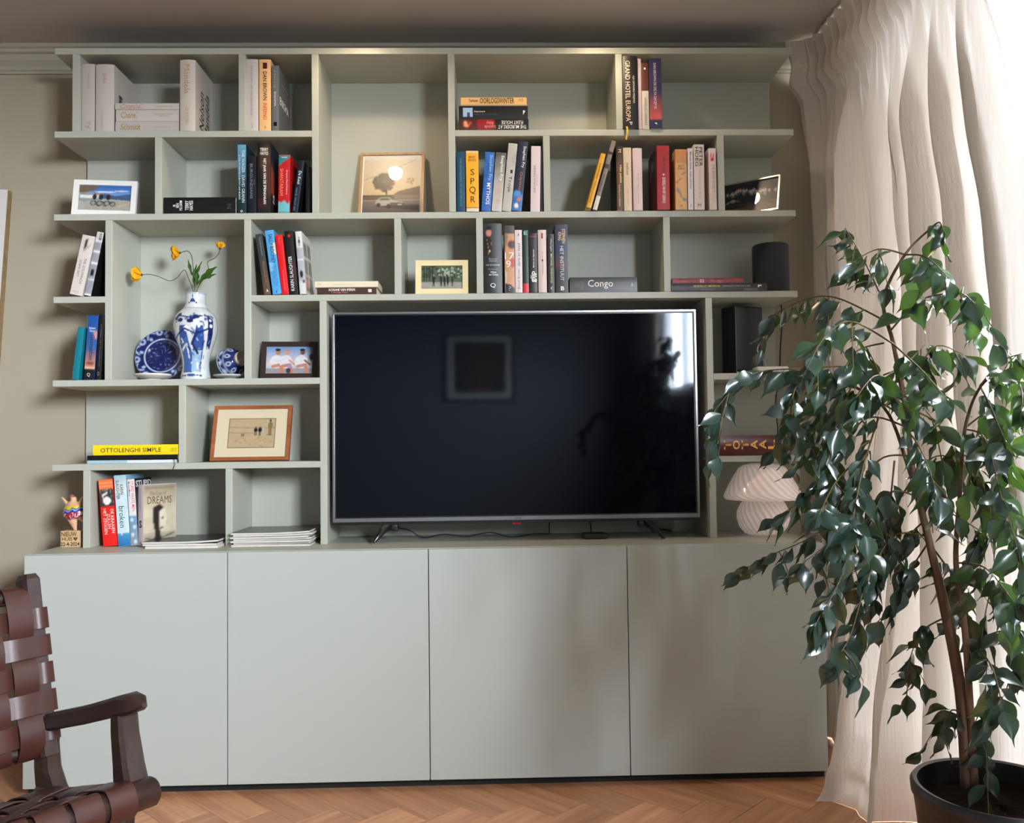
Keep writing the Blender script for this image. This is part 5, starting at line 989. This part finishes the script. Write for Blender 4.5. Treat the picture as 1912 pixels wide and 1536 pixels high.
# seat
def SPt(f_, l, off):
    t = (f_+.33)/.366; z_ = .285+(.384-.285)*t-.020*math.sin(math.pi*min(max(t, 0), 1))*math.sin(math.pi*min(max(-l/CW, 0), 1))
    return Vector((f_, l, z_+off))
fs_ = [-.03-.0620*k for k in range(5)]; ls_ = [-.055-.0655*k for k in range(8)]
for i, f_ in enumerate(fs_):
    path = [SPt(f_, .002, -.05), SPt(f_, .006, -.026), SPt(f_, .0, -.008), SPt(f_, -.014, -.002)]
    for j, l in enumerate(ls_):
        o_ = .004 if (i+j) % 2 else -.004; path += [SPt(f_, l+.02, o_), SPt(f_, l-.02, o_)]
    path += [SPt(f_, -CW+.014, -.002), SPt(f_, -CW, -.008), SPt(f_, -CW-.006, -.03)]
    ribbon('seat_strap', path, (1, 0, .27), .048)
for j, l in enumerate(ls_):
    path = [(.036-.026, l, .326), (.036+.010, l, .319), (.036+.029, l, .336), (.036+.032, l, .357), (.036+.018, l, .379), (.036, l, .3845)]
    for i, f_ in enumerate(fs_):
        o_ = -.004 if (i+j) % 2 else .004; path += [SPt(f_+.016, l, o_), SPt(f_-.016, l, o_)]
    path += [SPt(-.33, l, -.001), (-.352, l, .268), (-.342, l, .246)]
    ribbon('seat_strap', path, (0, 1, 0), .054)
# ================================================================== linen curtain
LIN = Mtransl((216, 208, 198), (220, 212, 204), .024, rough=.95, bump=.55, bscale=(110, 110, 4), spec=.05, name='sheer_linen')
def sst(a, b, x): t = min(1, max(0, (x-a)/(b-a))); return t*t*(3-2*t)
_ph = [rng.uniform(0, 6.28) for _ in range(16)]
def curtain(u, v):
    z = 2.412*(1-v); S = math.sin; TP = 2*math.pi
    yspan = .955+.19*sst(0, .5, v)+.24*sst(.50, .85, v)*sst(.6, 1, u)
    uu = u+.010*S(9*u+_ph[0])*v
    y = -.0015-.062*(1-sst(.030, .055, v))-yspan*uu
    head = 1-sst(.045, .085, v); low = sst(.05, .22, v)
    ph = TP*(7.0*u+.30*S(5*u+_ph[1])+.08*S(3*v+_ph[2]+6*u))
    A = (.042+.016*v)*low*(.6+.6*S(8*u+_ph[3])**2)
    x = 2.590+A*(S(ph)+.35*S(2*ph+_ph[4]))
    fine = .0060*S(TP*19*u+1.6*S(2.5*v+_ph[6])+_ph[5])+.0045*S(TP*33*u+2.2*S(3.1*v+_ph[7]+4*u))+.0022*S(TP*52*u+3*S(6*v+_ph[8]+9*u)+5*v)
    x += (1-head)*fine*(.7+.5*S(4*v+11*u+_ph[9])**2)
    x += .0025*S(46*v+17*u+2*S(21*u))*low
    if head > 0:                                   # stiff pinch-pleated heading, leaning into the room at the top
        q = (u*17) % 1.0; pin = math.exp(-((q-.5)/.13)**2)
        x += head*(-.030*pin+.010*S(TP*51*u)-.045*(1-v/.085))
    y += .026*math.cos(ph)*low
    e = 1-sst(.0, .10, u)
    x -= e*(.080+.02*head)                       # first fold turned to the room
    f = sst(.42, 1.05, v)**1.2
    bell = math.exp(-((u-.485)/.14)**2)
    x -= f*bell*.185
    x -= sst(.70, .90, v)*.10*sst(.80, .97, u)
    if v > .93:                                   # puddled hem
        k = (v-.93)/.07
        zz = z*(1-k)**.5; z = max(.0005, zz)+.020*S(math.pi*min(1, k*1.25))*(.5+.5*S(27*u+4*S(5*k)))*(.3+bell)
        x -= k*bell*.055+.014*k*S(31*u); y -= k*bell*.05+.012*k*S(43*u+3*k)
    if z < .78 and y > -.44: x = max(x, 2.435)    # stays clear of the cabinet side
    if y < -.98 and z < .6: x = max(x, 2.44)
    if y < -1.13 and z < .75: x = max(x, 2.44+.13*sst(-1.13, -1.20, y))
    return (min(x, 2.74), min(y, -.001-.062*(1-sst(.030, .055, v))), z)
cu = thing('curtain', 'long sheer off-white linen curtain puddling on the floor beside the cabinets', 'curtain', (0, 0, 0))
NV = 150; k1 = .056
o = MB().grid(lambda a, b: curtain(a, k1+(1-k1)*b), 440, NV).build('drape', LIN, cu, True)
o = MB().grid(lambda a, b: curtain(a, k1*b), 440, 14).build('heading', LIN, cu, True)
for k in range(17):
    u = (k+.5)/17; p = Vector(curtain(u, .002)); MB().tube([p+Vector((0, 0, -.02)), p+Vector((0, 0, .006))], .004, 6).build('glider', M((220, 218, 212), .5), cu)
tr = MB().box(2.525, 2.555, -4.9, -.02, ZC-.008, ZC, .002).build('curtain_rail', M((226, 224, 218), .4)); tag(tr, 'white ceiling rail carrying the linen curtain', 'curtain rail')
# ================================================================== weeping fig in a dark pot
PCX, PCY = 2.355, -1.36
pl = thing('potted_fig', 'tall weeping fig with glossy drooping leaves in a dark round pot by the curtain', 'plant', (PCX, PCY, 0))
PO = Vector((PCX, PCY, 0))
MB().lathe([(.0001, 0), (.105, 0), (.112, .006), (.128, .12), (.146, .30), (.150, .335), (.154, .340), (.155, .358), (.150, .364), (.142, .362), (.139, .34), (.137, .31), (.0001, .31)], 72).build('pot', M((34, 33, 38), .3, var=.2, vscale=8, bump=.1, bscale=60), pl, True, sharp=50)
sm = MB().grid(lambda u, v: (.137*u*math.cos(6.2832*v), .137*u*math.sin(6.2832*v), .322+.004*math.sin(9*u+3*math.cos(6.2832*v*2))+.006*rng.random()*(u < .98)), 10, 40)
sm.build('soil', M((30, 23, 19), 1.0, spec=.05, var=.4, vscale=90, bump=.8, bscale=150), pl, True)
BARK = Mwood((84, 62, 48), (128, 100, 80), .7, scale=(60, 60, 8), name='fig_bark'); TWIG = M((104, 92, 62), .8, spec=.1)
def wp(q): return Vector(at(*q))-PO
def stemline(pts): return smooth_path([wp(q) for q in pts], 6)
stems = [
 [(1806, 1468, -1.36), (1797, 1300, -1.37), (1770, 1150, -1.37), (1735, 1010, -1.36), (1705, 880, -1.34), (1690, 760, -1.33), (1668, 640, -1.33), (1650, 560, -1.33), (1690, 475, -1.34), (1745, 420, -1.35)],
 [(1820, 1468, -1.37), (1812, 1330, -1.38), (1802, 1180, -1.40), (1785, 1050, -1.38), (1792, 930, -1.38), (1802, 800, -1.36), (1832, 720, -1.36), (1880, 690, -1.38)],
 [(1800, 1470, -1.33), (1788, 1290, -1.33), (1752, 1100, -1.34), (1720, 960, -1.33), (1692, 860, -1.31), (1650, 760, -1.30), (1560, 705, -1.28), (1480, 690, -1.25)]]
for k, s in enumerate(stems):
    p = stemline(s); n = len(p); r0 = (.0090, .0075, .0065)[k]
    MB().tube(p, [r0*(1-.8*i/n) for i in range(n)], 8).build('trunk', BARK, pl, True)
BR_ = [
 [(1652, 565), (1610, 480), (1578, 425)], [(1655, 600), (1560, 555), (1500, 560), (1440, 590)], [(1665, 640), (1590, 600), (1540, 630), (1505, 690)],
 [(1660, 620), (1720, 560), (1790, 548), (1815, 562)], [(1690, 760), (1740, 650), (1795, 660)], [(1690, 760), (1600, 690), (1500, 688), (1400, 700), (1335, 765)],
 [(1690, 780), (1580, 720), (1500, 760), (1445, 840)], [(1700, 800), (1620, 780), (1560, 850), (1500, 930), (1440, 970)], [(1700, 850), (1640, 860), (1590, 950), (1510, 1005), (1430, 1040), (1380, 1068)],
 [(1720, 930), (1660, 920), (1600, 1010), (1560, 1100), (1525, 1160)], [(1730, 1000), (1670, 1000), (1620, 1080), (1590, 1180), (1562, 1230)], [(1735, 1010), (1690, 1080), (1660, 1140)],
 [(1770, 1150), (1720, 1180), (1695, 1240)], [(1790, 930), (1850, 900), (1890, 960), (1905, 1050)], [(1800, 800), (1860, 760), (1905, 780)], [(1830, 720), (1870, 675), (1908, 660)],
 [(1800, 850), (1850, 840), (1892, 870)], [(1785, 1050), (1840, 1060), (1890, 1120)], [(1805, 1200), (1860, 1180), (1905, 1170)], [(1802, 1190), (1850, 1240), (1872, 1320)],
 [(1808, 1340), (1778, 1325), (1758, 1360)], [(1812, 1345), (1835, 1360), (1842, 1410)], [(1690, 760), (1750, 790), (1800, 860)], [(1665, 640), (1720, 690), (1772, 750)],
 [(1690, 475), (1640, 465), (1590, 490)], [(1690, 475), (1730, 480), (1772, 520)], [(1705, 880), (1760, 850), (1830, 890)], [(1720, 930), (1780, 960), (1845, 1000)],
 [(1600, 700), (1565, 780), (1545, 870)], [(1640, 780), (1612, 870), (1592, 970)], [(1670, 860), (1660, 950), (1640, 1050)], [(1745, 420), (1755, 415), (1762, 430)],
 [(1650, 640), (1600, 655), (1570, 700)], [(1690, 740), (1640, 700), (1600, 740)], [(1692, 800), (1720, 840), (1750, 920)], [(1650, 760), (1700, 720), (1760, 730)],
 [(1560, 705), (1530, 760), (1520, 820)], [(1500, 690), (1480, 740), (1475, 800)], [(1740, 1020), (1780, 1080), (1790, 1140)], [(1800, 800), (1840, 820), (1870, 930)],
 [(1730, 970), (1700, 1000), (1690, 1060)], [(1830, 720), (1850, 760), (1880, 830)], [(1580, 960), (1550, 1010), (1500, 1050)], [(1785, 1060), (1850, 1100), (1900, 1240)],
 [(1600, 860), (1560, 900), (1530, 960)], [(1650, 700), (1690, 680), (1730, 640)], [(1880, 690), (1905, 720), (1910, 760)], [(1700, 900), (1650, 980), (1620, 1040)]]
leafpos = []
for bi, b in enumerate(BR_):
    s0 = -1.34; de = rng.uniform(-.26, .22)
    if b[-1][0] < 1500: de = rng.uniform(-.05, .30)
    if b[-1][0] > 1850: de = rng.uniform(-.30, .05)
    if bi >= 20 and bi <= 21: de = -.05
    n = len(b)
    pts = [(x, y, s0+de*(i/(n-1))) for i, (x, y) in enumerate(b)]
    p = stemline(pts); m_ = len(p)
    MB().tube(p, [.0021*(1-.7*i/m_) for i in range(m_)], 5).build('branch', TWIG if bi % 3 else BARK, pl, True)
    L_ = sum((p[i+1]-p[i]).length for i in range(m_-1)); acc = 0; nxt = L_*.16; k = 0
    for i in range(m_-1):
        acc += (p[i+1]-p[i]).length
        while acc > nxt:
            d = (p[i+1]-p[i]).normalized(); k += 1
            leafpos.append((p[i+1].copy(), d, k)); nxt += .0155*rng.uniform(.7, 1.35)
    leafpos.append((p[-1].copy(), (p[-1]-p[-2]).normalized(), 99))
    # short hanging twigs
    for _ in range(2 if L_ > .2 else 1):
        i = int(rng.integers(m_//3, m_)); q = p[i]; d = Vector((rng.uniform(-.6, .6), rng.uniform(-.6, .6), -1)).normalized(); ln = rng.uniform(.05, .12)
        tw = [q, q+d*ln*.5+Vector((0, 0, .008)), q+d*ln]; MB().tube(tw, [.0013, .0011, .0008], 4).build('twig', TWIG, pl)
        for j in range(int(ln/.028)+1): leafpos.append((q+d*ln*min(1, (j+.7)*.028/ln), d, j))
def leaf_mesh(curl, fold, wave, seed):
    m = MB(); nv = 9; wid = [.05, .52, .88, 1.0, .93, .72, .40, .13, .045, .0]; Ln = 1.0
    for j in range(nv+1):
        v = j/nv; w_ = wid[j]*.215; bend = curl*v*v
        for u in (-1, -.5, 0, .5, 1):
            m.v.append((u*w_, bend+fold*abs(u)*w_+wave*1.6*math.sin(v*11+seed+u*2)*abs(u), -(.10+.90*v)*Ln+.25*bend*v))
    for j in range(nv):
        for i in range(4): a = j*5+i; m.f.append((a, a+1, a+6, a+5))
    k = len(m.v)
    m.v += [(-.008, 0, 0), (.008, 0, 0), (.006, 0, -.12), (-.006, 0, -.12)]; m.f.append((k, k+1, k+2, k+3))
    return m
LEAF = Mtransl((46, 66, 60), (96, 138, 40), .12, rough=.30, spec=.95, rnd=.3, name='fig_leaf')
vm = []
for k, (c_, f_, w_) in enumerate([(.12, -.35, .01), (.22, -.5, .014), (-.10, -.3, .01), (.3, -.2, .02), (.05, -.6, .012), (.16, -.25, .025)]):
    mb = leaf_mesh(c_, f_, w_, k); me = bpy.data.meshes.new('leaf'); me.from_pydata(mb.v, [], mb.f); me.materials.append(LEAF); me.polygons.foreach_set('use_smooth', [True]*len(me.polygons)); vm.append((me, mb))
leaves = []
for (p, d, k) in leafpos:
    out = Vector((p.x-.0, p.y, 0)); out = out.normalized() if out.length > .02 else Vector((0, -1, 0))
    sidev = d.cross(Vector((0, 0, 1))); sidev = sidev.normalized() if sidev.length > .1 else Vector((1, 0, 0))
    t = (Vector((0, 0, -1))*rng.uniform(.55, 1.25)+d*rng.uniform(.1, .6)+sidev*rng.uniform(.15, .7)*(1 if k % 2 else -1)+out*.25+Vector((rng.normal(), rng.normal(), rng.normal()))*.30).normalized()
    n0 = Vector((rng.normal()*.7+.15, -.75+rng.normal()*.7, .55+rng.normal()*.4)); nn = (n0-t*n0.dot(t)).normalized()
    xx = nn.cross(-t).normalized()
    # local x -> xx, local y -> -nn (blade curls away), local -z -> t
    Lm = rng.uniform(.048, .080)
    Mx = Matrix((( xx.x, -nn.x, -t.x, p.x), (xx.y, -nn.y, -t.y, p.y), (xx.z, -nn.z, -t.z, p.z), (0, 0, 0, 1)))
    if Mx.to_3x3().determinant() < 0: Mx.col[0] = -Mx.col[0]
    Mx = Mx @ Matrix.Diagonal((Lm*rng.uniform(.92, 1.15), Lm, Lm, 1))
    w = PO+p
    if w.x+t.x*Lm > 2.50 or w.y > -.50: continue
    dist = (w-CAMP).length; leaves.append((Lm/dist, Mx, int(rng.integers(0, len(vm)))))
leaves.sort(key=lambda q: -q[0])
for sz, Mx, k in leaves[:300]:
    o = bpy.data.objects.new('leaf', vm[k][0]); COL.objects.link(o); o.parent = pl; o.matrix_local = Mx
rest = MB()
for sz, Mx, k in leaves[300:]: rest.add([Mx @ Vector(v) for v in vm[k][1].v], vm[k][1].f)
o = rest.build('foliage', LEAF, pl, True); o['kind'] = 'stuff'
finish_lettering()
